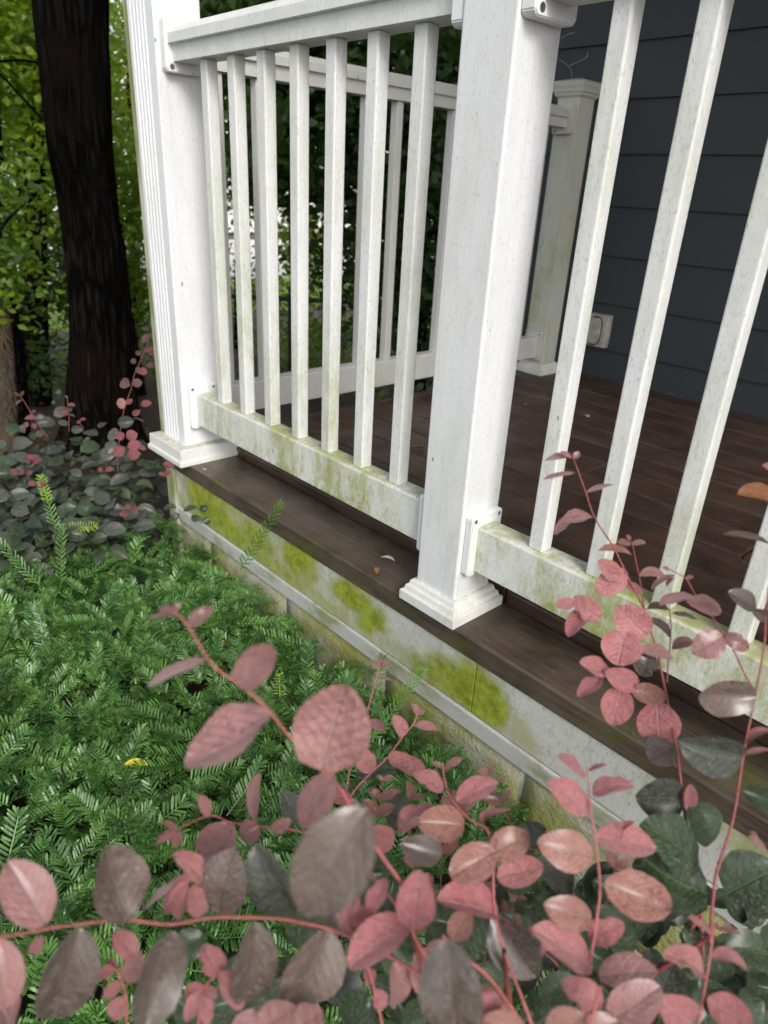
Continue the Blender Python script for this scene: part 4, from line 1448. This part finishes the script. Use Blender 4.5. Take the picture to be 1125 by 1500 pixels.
# ------------------------------------------------------------------ shrub behind, at the foot of the trees
bs = thing('purple_leaved_shrub', 'low shrub with grey green leaves and pink tips in front of the dark tree trunk', 'shrub', (-1.6, 0.0, GZ))
blobs = [(at(90, 660, 2.55), 0.24, 0.10), (at(40, 720, 2.45), 0.20, 0.09), (at(140, 720, 2.45), 0.22, 0.07), (at(210, 690, 2.40), 0.15, 0.09), (at(100, 745, 2.3), 0.24, 0.06), (at(10, 760, 2.3), 0.16, 0.10), (at(60, 790, 2.2), 0.2, 0.05), (at(150, 765, 2.2), 0.15, 0.05), (at(20, 690, 2.5), 0.15, 0.1)]
for i in range(215):
    c, rh, rv = rnd.choice(blobs)
    a = rnd.uniform(0, 6.28)
    q_ = math.sqrt(rnd.random())
    P = c + Vector((rh * q_ * math.cos(a), rh * q_ * math.sin(a), rv * rnd.uniform(-0.6, 1.0)))
    if P.x > -1.28 and P.y > -0.08:
        P.y = -0.10 - rnd.random() * 0.08
    ln = rnd.uniform(0.050, 0.074)
    a = rnd.uniform(0, 6.28)
    d = Vector((math.cos(a), math.sin(a), rnd.uniform(-0.35, 0.35))).normalized()
    nr = Vector((0.55 + rnd.uniform(-.5, .5), -0.45 + rnd.uniform(-.5, .5), 0.8)).normalized()
    place('leaf', rnd.choice(LEAVES_LO), bs, leaf_matrix(P, P + d * ln, ln * rnd.uniform(0.62, 0.78), nr),
          LEAFMAT[rnd.choice('yyyyggg')])
VV, FF, off = [], [], 0
for i in range(440):
    c, rh, rv = rnd.choice(blobs)
    a = rnd.uniform(0, 6.28)
    q_ = math.sqrt(rnd.random())
    P = c + Vector((1.15 * rh * q_ * math.cos(a), 1.15 * rh * q_ * math.sin(a), rv * rnd.uniform(-1.3, 0.3)))
    if P.x > -1.28 and P.y > -0.08:
        P.y = -0.10 - rnd.random() * 0.08
    ln = rnd.uniform(0.045, 0.07)
    a = rnd.uniform(0, 6.28)
    d = Vector((math.cos(a), math.sin(a), rnd.uniform(-0.35, 0.35))).normalized()
    nr = Vector((0.4 + rnd.uniform(-.6, .6), -0.4 + rnd.uniform(-.6, .6), 0.9)).normalized()
    M = np.array(leaf_matrix(P - WL[bs.name], P - WL[bs.name] + d * ln, ln * rnd.uniform(0.62, 0.78), nr), np.float32)
    me_ = rnd.choice(LEAVES_LO)
    v = np.empty(len(me_.vertices) * 3, np.float32)
    me_.vertices.foreach_get('co', v)
    VV.append(v.reshape(-1, 3) @ M[:3, :3].T + M[:3, 3])
    FF.append(np.array([tuple(p_.vertices) for p_ in me_.polygons]) + off)
    off += len(VV[-1])
part('foliage', mesh_np('foliage', np.concatenate(VV), np.concatenate(FF), M_LEAF_SHRUB, True), bs, WL[bs.name], kind='stuff')


M_BACKPINK = m_shrub_leaf('leaf_back_pink', (0.22, 0.055, 0.065), (0.34, 0.10, 0.105), (0.38, 0.16, 0.16), 0.0, 0.42, 0.1, 0.2, 0.2)
M_BACKDUSK = m_shrub_leaf('leaf_back_dusk', (0.10, 0.045, 0.045), (0.19, 0.085, 0.08), (0.22, 0.12, 0.11), 0.0, 0.40, 0.2, 0.15, 0.2)


def back_stem(pts, d, leaves, r=0.0011):
    sp_ = smooth_path([at(x, y, d) for x, y in pts], 4)
    st = part('stem', tube_mesh('stem', [tuple(p - WL[bs.name]) for p in sp_], [r] * len(sp_), 5, M_STEM), bs, WL[bs.name])
    for bx, by, tx, ty, w, kd in leaves:
        o = photo_leaf(st, bx, by, tx, ty, w * 0.92, d, kd, pool=LEAVES_LO)
        if kd in 'pd':
            o.material_slots[0].material = M_BACKPINK if kd == 'p' else M_BACKDUSK
    return st


back_stem([(247, 435), (240, 450), (232, 470), (222, 490), (214, 510), (205, 530), (197, 548), (192, 570), (183, 595), (178, 620), (174, 650), (172, 690)], 2.2, [
    (247, 437, 252, 433, 6, 'd'), (243, 446, 250, 442, 10, 'd'), (240, 450, 250, 449, 8, 'm'), (232, 463, 248, 467, 8, 'd'), (226, 474, 224, 462, 8, 'd'), (221, 490, 208, 502, 10, 'd'), (220, 490, 231, 500, 9, 'd'),
    (214, 512, 226, 518, 10, 'p'), (212, 514, 226, 510, 7, 'p'), (207, 516, 198, 518, 8, 'd'), (199, 532, 192, 526, 9, 'd'), (199, 545, 208, 540, 12, 'd'), (214, 534, 230, 536, 9, 'd'), (203, 543, 216, 545, 12, 'p'),
    (190, 565, 176, 558, 18, 'd'), (193, 562, 208, 560, 14, 'd'), (185, 590, 170, 592, 17, 'c'), (184, 592, 194, 585, 8, 'p'), (206, 592, 222, 590, 11, 'p'), (194, 608, 205, 601, 10, 'p'), (193, 612, 212, 618, 3, 'y'),
    (172, 620, 196, 616, 19, 'y'), (172, 640, 158, 632, 22, 'y'), (172, 660, 154, 650, 22, 'y'), (168, 668, 146, 662, 22, 'y'), (184, 640, 200, 636, 18, 'p'), (178, 645, 174, 632, 14, 'p'), (186, 655, 206, 650, 16, 'p'), (180, 668, 168, 654, 20, 'p'),
    (186, 668, 204, 664, 18, 'p'), (204, 654, 214, 658, 8, 'p')])
back_stem([(26, 578), (34, 586), (46, 606), (58, 624), (70, 640)], 2.35, [
    (28, 580, 20, 574, 5, 'd'), (30, 580, 34, 573, 5, 'd'), (32, 586, 22, 592, 4, 'd'), (46, 606, 52, 600, 4, 'd'), (36, 612, 52, 612, 8, 'p'), (40, 618, 36, 626, 8, 'p'), (48, 620, 52, 628, 8, 'p'), (60, 616, 56, 606, 13, 'y'), (60, 640, 56, 634, 6, 'p')])
back_stem([(98, 580), (100, 596), (101, 612), (101, 632)], 2.35, [
    (99, 592, 110, 594, 6, 'p'), (100, 602, 88, 602, 9, 'p'), (100, 583, 94, 580, 4, 'd'), (100, 608, 110, 610, 3, 'd'), (100, 622, 84, 616, 10, 'y'), (104, 630, 122, 628, 13, 'y')])
back_stem([(121, 612), (116, 618), (122, 626)], 2.3, [(118, 614, 126, 614, 5, 'p'), (118, 616, 112, 620, 5, 'p')])
for cx_, cy_, d in ((45, 670, 2.3), (38, 690, 2.3), (155, 688, 2.2), (28, 692, 2.3), (195, 746, 2.0), (178, 752, 2.0), (54, 712, 2.1), (252, 682, 2.0), (238, 694, 2.0), (48, 674, 2.3)):
    for k_ in range(3):
        a = rnd.uniform(-0.6, 3.6)
        photo_leaf(bs, cx_ + rnd.uniform(-4, 4), cy_ + rnd.uniform(-3, 3), cx_ + 13 * math.cos(a), cy_ - 4 + 7 * math.sin(a), 8, d, 'p', pool=LEAVES_LO).material_slots[0].material = M_BACKPINK
# dark leaves lying on the skirting corner
for bx, by, tx, ty, w in ((240, 745, 258, 742, 8), (262, 752, 250, 762, 11), (268, 748, 288, 742, 9), (280, 755, 296, 766, 12), (292, 748, 304, 742, 11), (300, 758, 306, 768, 11)):
    photo_leaf(bs, bx, by, tx, ty, w, 1.98, 'g', pool=LEAVES_LO)

# ------------------------------------------------------------------ trees
def trunk_mesh(path, mat, ridge=0.012, sides=40, rings=70, seed=0):
    """path: (x, y, z, r) control points from the ground up"""
    P = smooth_path([p[:3] for p in path], 12)
    Rr = [v.x for v in smooth_path([(p[3], 0, 0) for p in path], 12)]
    V, F = [], []
    n = len(P)
    for i in range(n):
        for s in range(sides):
            an = 2 * math.pi * s / sides
            dvec = Vector((math.cos(an), math.sin(an), 0))
            rg = abs(noise.noise(Vector((math.cos(an) * 11 + seed, math.sin(an) * 11, P[i].z * 1.5)))) * ridge * 2
            lump = noise.noise(Vector((math.cos(an) * 1.3, math.sin(an) * 1.3 + seed, P[i].z * 1.1))) * Rr[i] * 0.16
            V.append(P[i] + dvec * (Rr[i] + rg + lump - ridge * 0.5))
    for i in range(n - 1):
        for s in range(sides):
            s2 = (s + 1) % sides
            F.append((i * sides + s, i * sides + s2, (i + 1) * sides + s2, (i + 1) * sides + s))
    return V, F


def leaf_cloud(blobs_, n, size, mat, name='crown', upbias=0.5, seed=1, clump=0.0):
    """many single leaf blades spread through ellipsoids (cx,cy,cz,rx,ry,rz)"""
    g = np.random.default_rng(seed)
    bl = np.array(blobs_, float)
    vol = bl[:, 3] * bl[:, 4] * bl[:, 5]
    idx = g.choice(len(bl), n, p=vol / vol.sum())
    d = g.normal(size=(n, 3))
    d /= np.linalg.norm(d, axis=1)[:, None]
    rad = g.random(n) ** (1 / 2.2)
    P = bl[idx, :3] + d * rad[:, None] * bl[idx, 3:6]
    if clump > 0:
        nc = max(4, n // 45)
        cen = P[g.integers(0, n, nc)]
        pick = g.integers(0, nc, n)
        P = np.where(g.random(n)[:, None] < 0.85, cen[pick] + g.normal(size=(n, 3)) * clump, P)
    ax = g.normal(size=(n, 3))
    ax[:, 2] = ax[:, 2] * 0.6 - 0.25
    ax /= np.linalg.norm(ax, axis=1)[:, None]
    nr = g.normal(size=(n, 3)) * 0.75
    nr[:, 2] += upbias
    sd_ = np.cross(nr, ax)
    sd_ /= np.linalg.norm(sd_, axis=1)[:, None] + 1e-9
    nn = np.cross(ax, sd_)
    sz = size * (0.6 + 0.7 * g.random(n))[:, None]
    w = 0.27
    v0 = P
    v1 = P + ax * sz * 0.35 + sd_ * sz * w + nn * sz * 0.06
    v2 = P + ax * sz * 0.35 - sd_ * sz * w + nn * sz * 0.06
    v3 = P + ax * sz * 0.72 + sd_ * sz * w * 0.72 + nn * sz * 0.04
    v4 = P + ax * sz * 0.72 - sd_ * sz * w * 0.72 + nn * sz * 0.04
    v5 = P + ax * sz - nn * sz * 0.06
    V = np.stack([v0, v1, v2, v3, v4, v5], 1).reshape(-1, 3)
    o = (np.arange(n) * 6)[:, None]
    F = np.concatenate([o + np.array([[0, 1, 2]]), o + np.array([[1, 3, 4]]), o + np.array([[1, 4, 2]]), o + np.array([[3, 5, 4]])], 0)
    return V, F


def tree(name, label, cat, path, bark, blobs_, n, size, leafmat, seed, ridge=0.01, upbias=0.5, limbs=(), clump=0.0, sides=40):
    loc = Vector(path[0][:3])
    t = thing(name, label, cat, loc, None)
    V, F = trunk_mesh(path, bark, ridge, sides, seed=seed)
    part('trunk', mesh_np('trunk', [tuple(v - loc) for v in V], F, bark, True), t, loc)
    for lp, r0, r1 in limbs:
        sp_ = smooth_path(lp, 4)
        m_ = len(sp_)
        part('limb', tube_mesh('limb', [tuple(p - loc) for p in sp_], [r0 + (r1 - r0) * i / (m_ - 1) for i in range(m_)], 6, bark), t, loc)
    if n:
        V, F = leaf_cloud(blobs_, n, size, leafmat, upbias=upbias, seed=seed, clump=clump)
        part('crown', mesh_np('crown', V - np.array(loc), F, leafmat), t, loc)
    return t


# the big dark trunk
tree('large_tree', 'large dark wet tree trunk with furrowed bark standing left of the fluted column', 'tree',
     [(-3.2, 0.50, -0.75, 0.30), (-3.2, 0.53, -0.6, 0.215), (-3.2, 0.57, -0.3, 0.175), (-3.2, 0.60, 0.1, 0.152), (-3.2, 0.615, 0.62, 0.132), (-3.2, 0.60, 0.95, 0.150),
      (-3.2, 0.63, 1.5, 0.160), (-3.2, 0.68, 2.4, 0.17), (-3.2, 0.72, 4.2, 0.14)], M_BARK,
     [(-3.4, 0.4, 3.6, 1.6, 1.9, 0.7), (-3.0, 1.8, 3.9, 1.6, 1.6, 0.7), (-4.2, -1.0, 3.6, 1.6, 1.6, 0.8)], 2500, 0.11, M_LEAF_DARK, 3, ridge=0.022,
     limbs=(([at(57, 92, 3.5), at(25, 88, 3.4), at(-20, 92, 3.3)], 0.008, 0.005), ([at(62, 175, 3.4), at(30, 140, 3.3), at(0, 108, 3.2)], 0.008, 0.004),
            ([at(60, 175, 3.15), at(80, 186, 3.1), at(97, 187, 3.08), (at(114, 172, 3.08)), at(131, 162, 3.08)], 0.004, 0.002),
            ([at(97, 187, 3.08), at(115, 205, 3.08), at(140, 220, 3.08), at(165, 232, 3.1)], 0.0035, 0.002)), sides=110)


def pick(px, py, d):
    p = at(px, py, d)
    return (p.x, p.y, p.z)


def slim(name, label, px0, py0, d, px1, py1, r, bark, blobs_, n, size, lm, seed, **kw):
    a, b = at(px0, py0, d), at(px1, py1, d)
    dirv = (b - a) / max(1e-6, (b.z - a.z))
    foot = a + dirv * (-1.05 - a.z)
    top_ = a + dirv * (3.4 - a.z)
    path = []
    for i in range(6):
        p = foot.lerp(top_, i / 5)
        w = 0.03 * math.sin(i * 2.1 + seed)
        path.append((p.x + w, p.y - w, p.z, r * (1.15 - 0.1 * i)))
    return tree(name, label, 'tree', path, bark, blobs_, n, size, lm, seed, 0.006, clump=kw.get('clump', 0.0), sides=16)


def blob(px, py, d, rpx, k=1.0):
    p = at(px, py, d)
    r = rpx * d / FPX
    return (p.x, p.y, p.z, r, r, r * k)


# thin trunks at the left, with crowns that fill the woods behind
slim('slim_tree', 'pale grey brown trunk cut by the left edge of the picture, beside the low shrub', 8, 640, 3.9, -8, 450, 0.055, M_BARK2,
     [blob(0, 290, 3.8, 70), blob(-20, 400, 3.8, 70, 0.8)], 1600, 0.052, M_LEAF_MID, 21, clump=0.12)
slim('slim_tree', 'crooked dark trunk with a swelling, second from the left edge', 25, 600, 4.3, 12, 430, 0.055, M_BARK3,
     [blob(30, 130, 4.6, 120), blob(20, 20, 4.4, 110)], 5200, 0.06, M_LEAF_LIGHT, 22, clump=0.10)
slim('slim_tree', 'thin straight black trunk between the crooked trunk and the big tree', 37, 600, 5.6, 36, 440, 0.035, M_BARK3,
     [blob(40, 230, 5.6, 110), blob(60, 330, 5.8, 120, 0.8)], 7000, 0.055, M_LEAF_MID, 23, clump=0.12)
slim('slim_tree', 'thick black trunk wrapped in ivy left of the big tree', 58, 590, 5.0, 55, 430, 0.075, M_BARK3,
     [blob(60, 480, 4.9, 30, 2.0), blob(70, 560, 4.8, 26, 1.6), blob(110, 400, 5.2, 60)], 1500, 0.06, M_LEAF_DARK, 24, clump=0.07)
slim('slim_tree', 'slender leaning trunk seen between the big tree and the fluted column', 205, 560, 5.4, 184, 420, 0.04, M_BARK3,
     [blob(190, 300, 5.4, 110), blob(185, 430, 5.6, 80)], 7000, 0.052, M_LEAF_MID, 25, clump=0.12)
slim('bushy_tree', 'bushy light green tree right above the gap between big trunk and fluted column', 198, 480, 6.6, 196, 300, 0.05, M_BARK3,
     [blob(180, 60, 6.4, 120), blob(190, 200, 6.6, 110), blob(40, 60, 7.0, 160)], 17000, 0.055, M_LEAF_LIGHT, 26, clump=0.13)
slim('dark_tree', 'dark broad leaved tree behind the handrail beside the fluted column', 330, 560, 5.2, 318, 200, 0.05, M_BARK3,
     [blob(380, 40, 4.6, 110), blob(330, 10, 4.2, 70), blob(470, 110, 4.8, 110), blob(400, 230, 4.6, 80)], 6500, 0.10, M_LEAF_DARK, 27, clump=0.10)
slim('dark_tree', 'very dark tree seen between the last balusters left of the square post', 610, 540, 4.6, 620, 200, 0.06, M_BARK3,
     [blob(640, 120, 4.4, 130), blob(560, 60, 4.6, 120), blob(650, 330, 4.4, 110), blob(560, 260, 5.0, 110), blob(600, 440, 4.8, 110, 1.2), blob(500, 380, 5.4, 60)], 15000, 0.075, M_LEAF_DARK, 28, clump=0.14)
slim('bushy_tree', 'yellow green sapling behind the chain link fence, seen through the middle balusters', 432, 560, 6.6, 430, 420, 0.03, M_BARK3,
     [blob(425, 450, 6.6, 45, 1.8), blob(395, 480, 6.8, 40, 1.3), blob(470, 500, 6.4, 60), blob(440, 360, 6.8, 50)], 3200, 0.06, M_LEAF_LIME, 29, clump=0.09)
slim('bushy_tree', 'loose mid green tree whose gaps show bright sky behind the second baluster', 345, 560, 7.4, 350, 400, 0.04, M_BARK3,
     [blob(370, 250, 7.2, 110), blob(330, 150, 7.4, 120), blob(450, 230, 7.4, 90), blob(360, 420, 7.4, 50)], 10000, 0.06, M_LEAF_MID, 30, clump=0.13)

# near branch leaves at the left edge
nb_ = thing('young_tree', 'young tree with broad drooping leaves in front of the woods at the left edge', 'tree', tuple(at(-40, 560, 3.0)))
VV, FF, off = [], [], 0
for i in range(46):
    bx, by, br = rnd.choice(((5, 285, 40), (12, 345, 36), (-10, 230, 40), (15, 390, 30)))
    a = rnd.uniform(0, 6.28)
    q_ = math.sqrt(rnd.random()) * br
    P = at(bx + q_ * math.cos(a), by + q_ * math.sin(a), 3.0 + rnd.uniform(-0.2, 0.2))
    ln = rnd.uniform(0.035, 0.075)
    a = rnd.uniform(0, 6.28)
    d = Vector((math.cos(a), math.sin(a), rnd.uniform(-0.9, 0.1))).normalized()
    nr = Vector((rnd.uniform(-.6, .6), rnd.uniform(-.6, .6), 1)).normalized()
    M = np.array(leaf_matrix(P - WL[nb_.name], P - WL[nb_.name] + d * ln, ln * rnd.uniform(0.5, 0.65), nr), np.float32)
    me_ = rnd.choice(LEAVES_LO)
    v = np.empty(len(me_.vertices) * 3, np.float32)
    me_.vertices.foreach_get('co', v)
    VV.append(v.reshape(-1, 3) @ M[:3, :3].T + M[:3, 3])
    FF.append(np.array([tuple(p_.vertices) for p_ in me_.polygons]) + off)
    off += len(VV[-1])
part('crown', mesh_np('crown', np.concatenate(VV), np.concatenate(FF), M_LEAF_DARK, True), nb_, WL[nb_.name])
sp_ = smooth_path([at(-45, 640, 3.0), at(-38, 450, 3.0), at(-15, 380, 3.0), at(5, 330, 3.0), at(35, 300, 3.0)], 5)
part('trunk', tube_mesh('trunk', [tuple(p - WL[nb_.name]) for p in sp_], [0.018 - 0.0007 * i for i in range(len(sp_))], 7, M_BARK3), nb_, WL[nb_.name])

# undergrowth and the far wood
V, F = leaf_cloud([blob(120, 560, 6.4, 120, 0.5), blob(20, 520, 6.4, 90, 0.6), blob(220, 540, 6.0, 70, 0.6), blob(480, 560, 5.6, 120, 0.4), blob(620, 560, 5.0, 90, 0.5)], 2600, 0.06, M_LEAF_MID, seed=88)
part('undergrowth', mesh_np('undergrowth', V, F, M_LEAF_MID), kind='stuff')
far = []
for px, py, d, r_ in ((20, 120, 10, 150), (120, 330, 11, 120), (200, 380, 10, 70), (330, 60, 10, 150), (480, 130, 9.5, 150), (620, 180, 9, 170), (580, 380, 9, 110), (650, 420, 8.5, 110), (470, 380, 10, 60), (230, 30, 11, 130)):
    far.append(blob(px, py, d, r_))
V, F = leaf_cloud(far, 9000, 0.10, M_LEAF_MID, seed=89, clump=0.22)
part('far_woods', mesh_np('far_woods', V, F, M_LEAF_MID), kind='stuff')

# leaf litter on the soil
n_ = 2600
g = np.random.default_rng(4)
P = np.stack([g.uniform(-5.5, -1.0, n_), g.uniform(-1.6, 3.0, n_), np.full(n_, GZ + 0.03) - 0.06 * np.clip(-g.random(n_) * 0 - 0, 0, 1)], 1)
P[:, 2] += -np.clip(-P[:, 0] - 2, 0, 7.5) * 0.06 + g.uniform(-0.01, 0.03, n_)
a = g.uniform(0, 6.28, n_)
ax = np.stack([np.cos(a), np.sin(a), g.normal(0, .25, n_)], 1)
sd_ = np.stack([-np.sin(a), np.cos(a), g.normal(0, .3, n_)], 1)
s_ = (0.02 + 0.035 * g.random(n_))[:, None]
V = np.stack([P, P + ax * s_ * .5 + sd_ * s_ * .3, P + ax * s_, P + ax * s_ * .5 - sd_ * s_ * .3], 1).reshape(-1, 3)
part('leaf_litter', mesh_np('leaf_litter', V, np.arange(n_ * 4).reshape(-1, 4), M_LITTER), kind='stuff')

def crumbs(name, parent, n, fn, smin, smax, mat):
    """small flat scraps of bark, bud scales and twig bits; fn gives a point"""
    V, F = [], []
    o0 = WL[parent.name]
    for _ in range(n):
        p = Vector(fn()) - o0
        a = rnd.uniform(0, 6.28)
        l_ = rnd.uniform(smin, smax)
        w_ = l_ * rnd.uniform(0.15, 0.5)
        dx, dy = Vector((math.cos(a), math.sin(a), rnd.uniform(-.1, .2))), Vector((-math.sin(a), math.cos(a), rnd.uniform(-.1, .2)))
        o = len(V)
        up = Vector((0, 0, min(0.0012, w_ * 0.4)))
        V += [tuple(p - dx * l_ / 2), tuple(p - dy * w_ / 2 + up), tuple(p + dx * l_ / 2), tuple(p + dy * w_ / 2 + up), tuple(p + up * 1.6)]
        F += [(o, o + 1, o + 4), (o + 1, o + 2, o + 4), (o + 2, o + 3, o + 4), (o + 3, o, o + 4)]
    return part(name, mesh_np(name, V, F, mat), parent, o0, kind='stuff')


M_CRUMB = m_plain('brown_crumbs', (0.13, 0.065, 0.035), 0.7, 0, 0.6, 60, 0.3)
RAILS = [o for o in COL.objects if o.name.startswith('porch_railing')]


def on_rail(xa, xb):
    def f():
        return (rnd.uniform(xa, xb), YR + rnd.uniform(0.005, TR - 0.005), ZT + 0.0006)
    return f


crumbs('crumbs', RAILS[0], 130, on_rail(-L + 0.02, -POSTW - 0.02), 0.001, 0.005, M_CRUMB)
crumbs('crumbs', RAILS[1], 120, on_rail(0.02, 1.0), 0.001, 0.005, M_CRUMB)


def column_ledge():
    if rnd.random() < 0.6:
        return (rnd.uniform(CX0 - 0.025, CX1 + 0.025), CY0 - rnd.uniform(0.001, 0.026), 0.0522)
    return (CX1 + rnd.uniform(0.001, 0.026), rnd.uniform(CY0 - 0.025, CY1), 0.0522)


crumbs('crumbs', colm, 130, column_ledge, 0.002, 0.007, M_CRUMB)
crumbs('crumbs', deck, 260, lambda: (rnd.uniform(-1.1, 1.2), 0.16 + 1.8 * rnd.random(), DECKZ + 0.0025), 0.003, 0.016, M_LITTER)
crumbs('crumbs', deck, 90, lambda: (rnd.uniform(-1.1, 1.2), rnd.uniform(-0.008, 0.135), 0.0006), 0.002, 0.010, M_LITTER)
# ------------------------------------------------------------------ fence behind the trees
FA, FB = Vector((-5.78, 0.787, -0.1)), Vector((-3.426, 3.384, -0.1))
fdir = (FB - FA)
FL = fdir.length
fdir.normalize()
FA = FA - fdir * 2.2
FL += 3.2
fe = thing('chain_link_fence', 'black chain link fence with a top rail running through the woods behind the railing', 'fence', tuple(FA + Vector((0, 0, -0.95))))


def floc(s, z):
    return tuple(FA + fdir * s + Vector((0, 0, z)) - WL[fe.name])


part('top_rail', tube_mesh('top_rail', [floc(0, 0), floc(FL / 2, 0), floc(FL, 0)], [0.02] * 3, 8, M_FENCE), fe, WL[fe.name])
part('bottom_rail', tube_mesh('bottom_rail', [floc(0, -0.85), floc(FL / 2, -0.85), floc(FL, -0.85)], [0.018] * 3, 8, M_FENCE), fe, WL[fe.name])
for s in (0.05, 2.35, 4.6, 6.6):
    part('fence_post', tube_mesh('fence_post', [floc(s, -1.2), floc(s, 0.04)], [0.028, 0.028], 8, M_FENCE), fe, WL[fe.name])
V, F = [], []
cell, hh = 0.075, 0.83
for sg in (1, -1):
    s = -hh
    while s < FL + hh:
        pts = []
        a0, a1 = s, s + hh
        c0, c1 = max(a0, 0), min(a1, FL)
        if c1 > c0:
            z0 = -0.85 + (c0 - a0) if sg > 0 else -0.02 - (c0 - a0)
            z1 = -0.85 + (c1 - a0) if sg > 0 else -0.02 - (c1 - a0)
            v, f = tube_geom([floc(c0, z0), floc(c1, z1)], [0.0028, 0.0028], 3)
            o = len(V)
            V += [tuple(q) for q in v]
            F += [tuple(i + o for i in ff) for ff in f]
        s += cell * 1.2
part('wire_mesh', mesh_np('wire_mesh', V, F, M_FENCE), fe, WL[fe.name], kind='stuff')

# added pale wall, not a known house, makes the bright gaps in the trees
pw = thing('house', 'added pale wall standing for the bright gaps in the trees behind the fence', 'house', (-17, 12, -1))
part('wall', box_mesh('wall', -24, -23, -12, 34, -1.0, 4.0, 0, 1, M_PALEWALL), pw)

# ------------------------------------------------------------------ fallen leaves
def fallen(label, px, py, plane_z, ln, wd, mat, ang, cat='fallen leaf', lift=0.004, tilt=0.2):
    dirv = (C_F * FPX + C_R * (px - 562.5) - C_U * (py - 750.0))
    t = (plane_z + lift - CAM.z) / dirv.z
    P = CAM + dirv * t
    o = thing('fallen_leaf', label, cat, tuple(P))
    d = Vector((math.cos(ang), math.sin(ang), 0.02))
    nr = Vector((tilt * math.cos(ang * 3), tilt * math.sin(ang * 2), 1)).normalized()
    place('blade', rnd.choice(LEAVES_LO), o, leaf_matrix(P - d * ln / 2, P + d * ln / 2, wd, nr), mat)
    return o


fallen('small orange brown leaf on the dark ledge, left of the square post base', 552, 835, 0.0, 0.030, 0.013, M_FALL_B, 2.4)
fallen('pale torn petal on the dark ledge, nearest the square post base', 568, 818, 0.0, 0.035, 0.016, M_FALL_W, 0.5)
fallen('tiny white petal on the dark ledge by the fluted column base', 299, 687, 0.0, 0.014, 0.008, M_FALL_W, 0.2)
fallen('bright yellow leaf lying on the yew needles', 199, 1119, -0.305, 0.046, 0.020, M_FALL_Y, 0.9, lift=0.032, tilt=0.0)
fallen('small orange leaf on the porch floor by the foot of the dark siding', 860, 552, DECKZ, 0.05, 0.02, M_FALL_O, 0.3)
fallen('pale scrap of leaf on the porch floor between the first two right balusters', 860, 609, DECKZ, 0.035, 0.014, M_FALL_W, 2.7)
fallen('white scrap lying on the porch floor close to the siding', 983, 577, DECKZ, 0.035, 0.018, M_FALL_W, 0.4)
fallen('curled brown leaf on the porch floor seen left of the square post', 612, 655, DECKZ, 0.05, 0.02, M_FALL_B, 1.0)
fallen('tiny brown leaf on the porch floor right of the square post', 770, 592, DECKZ, 0.03, 0.014, M_FALL_B, 1.9)
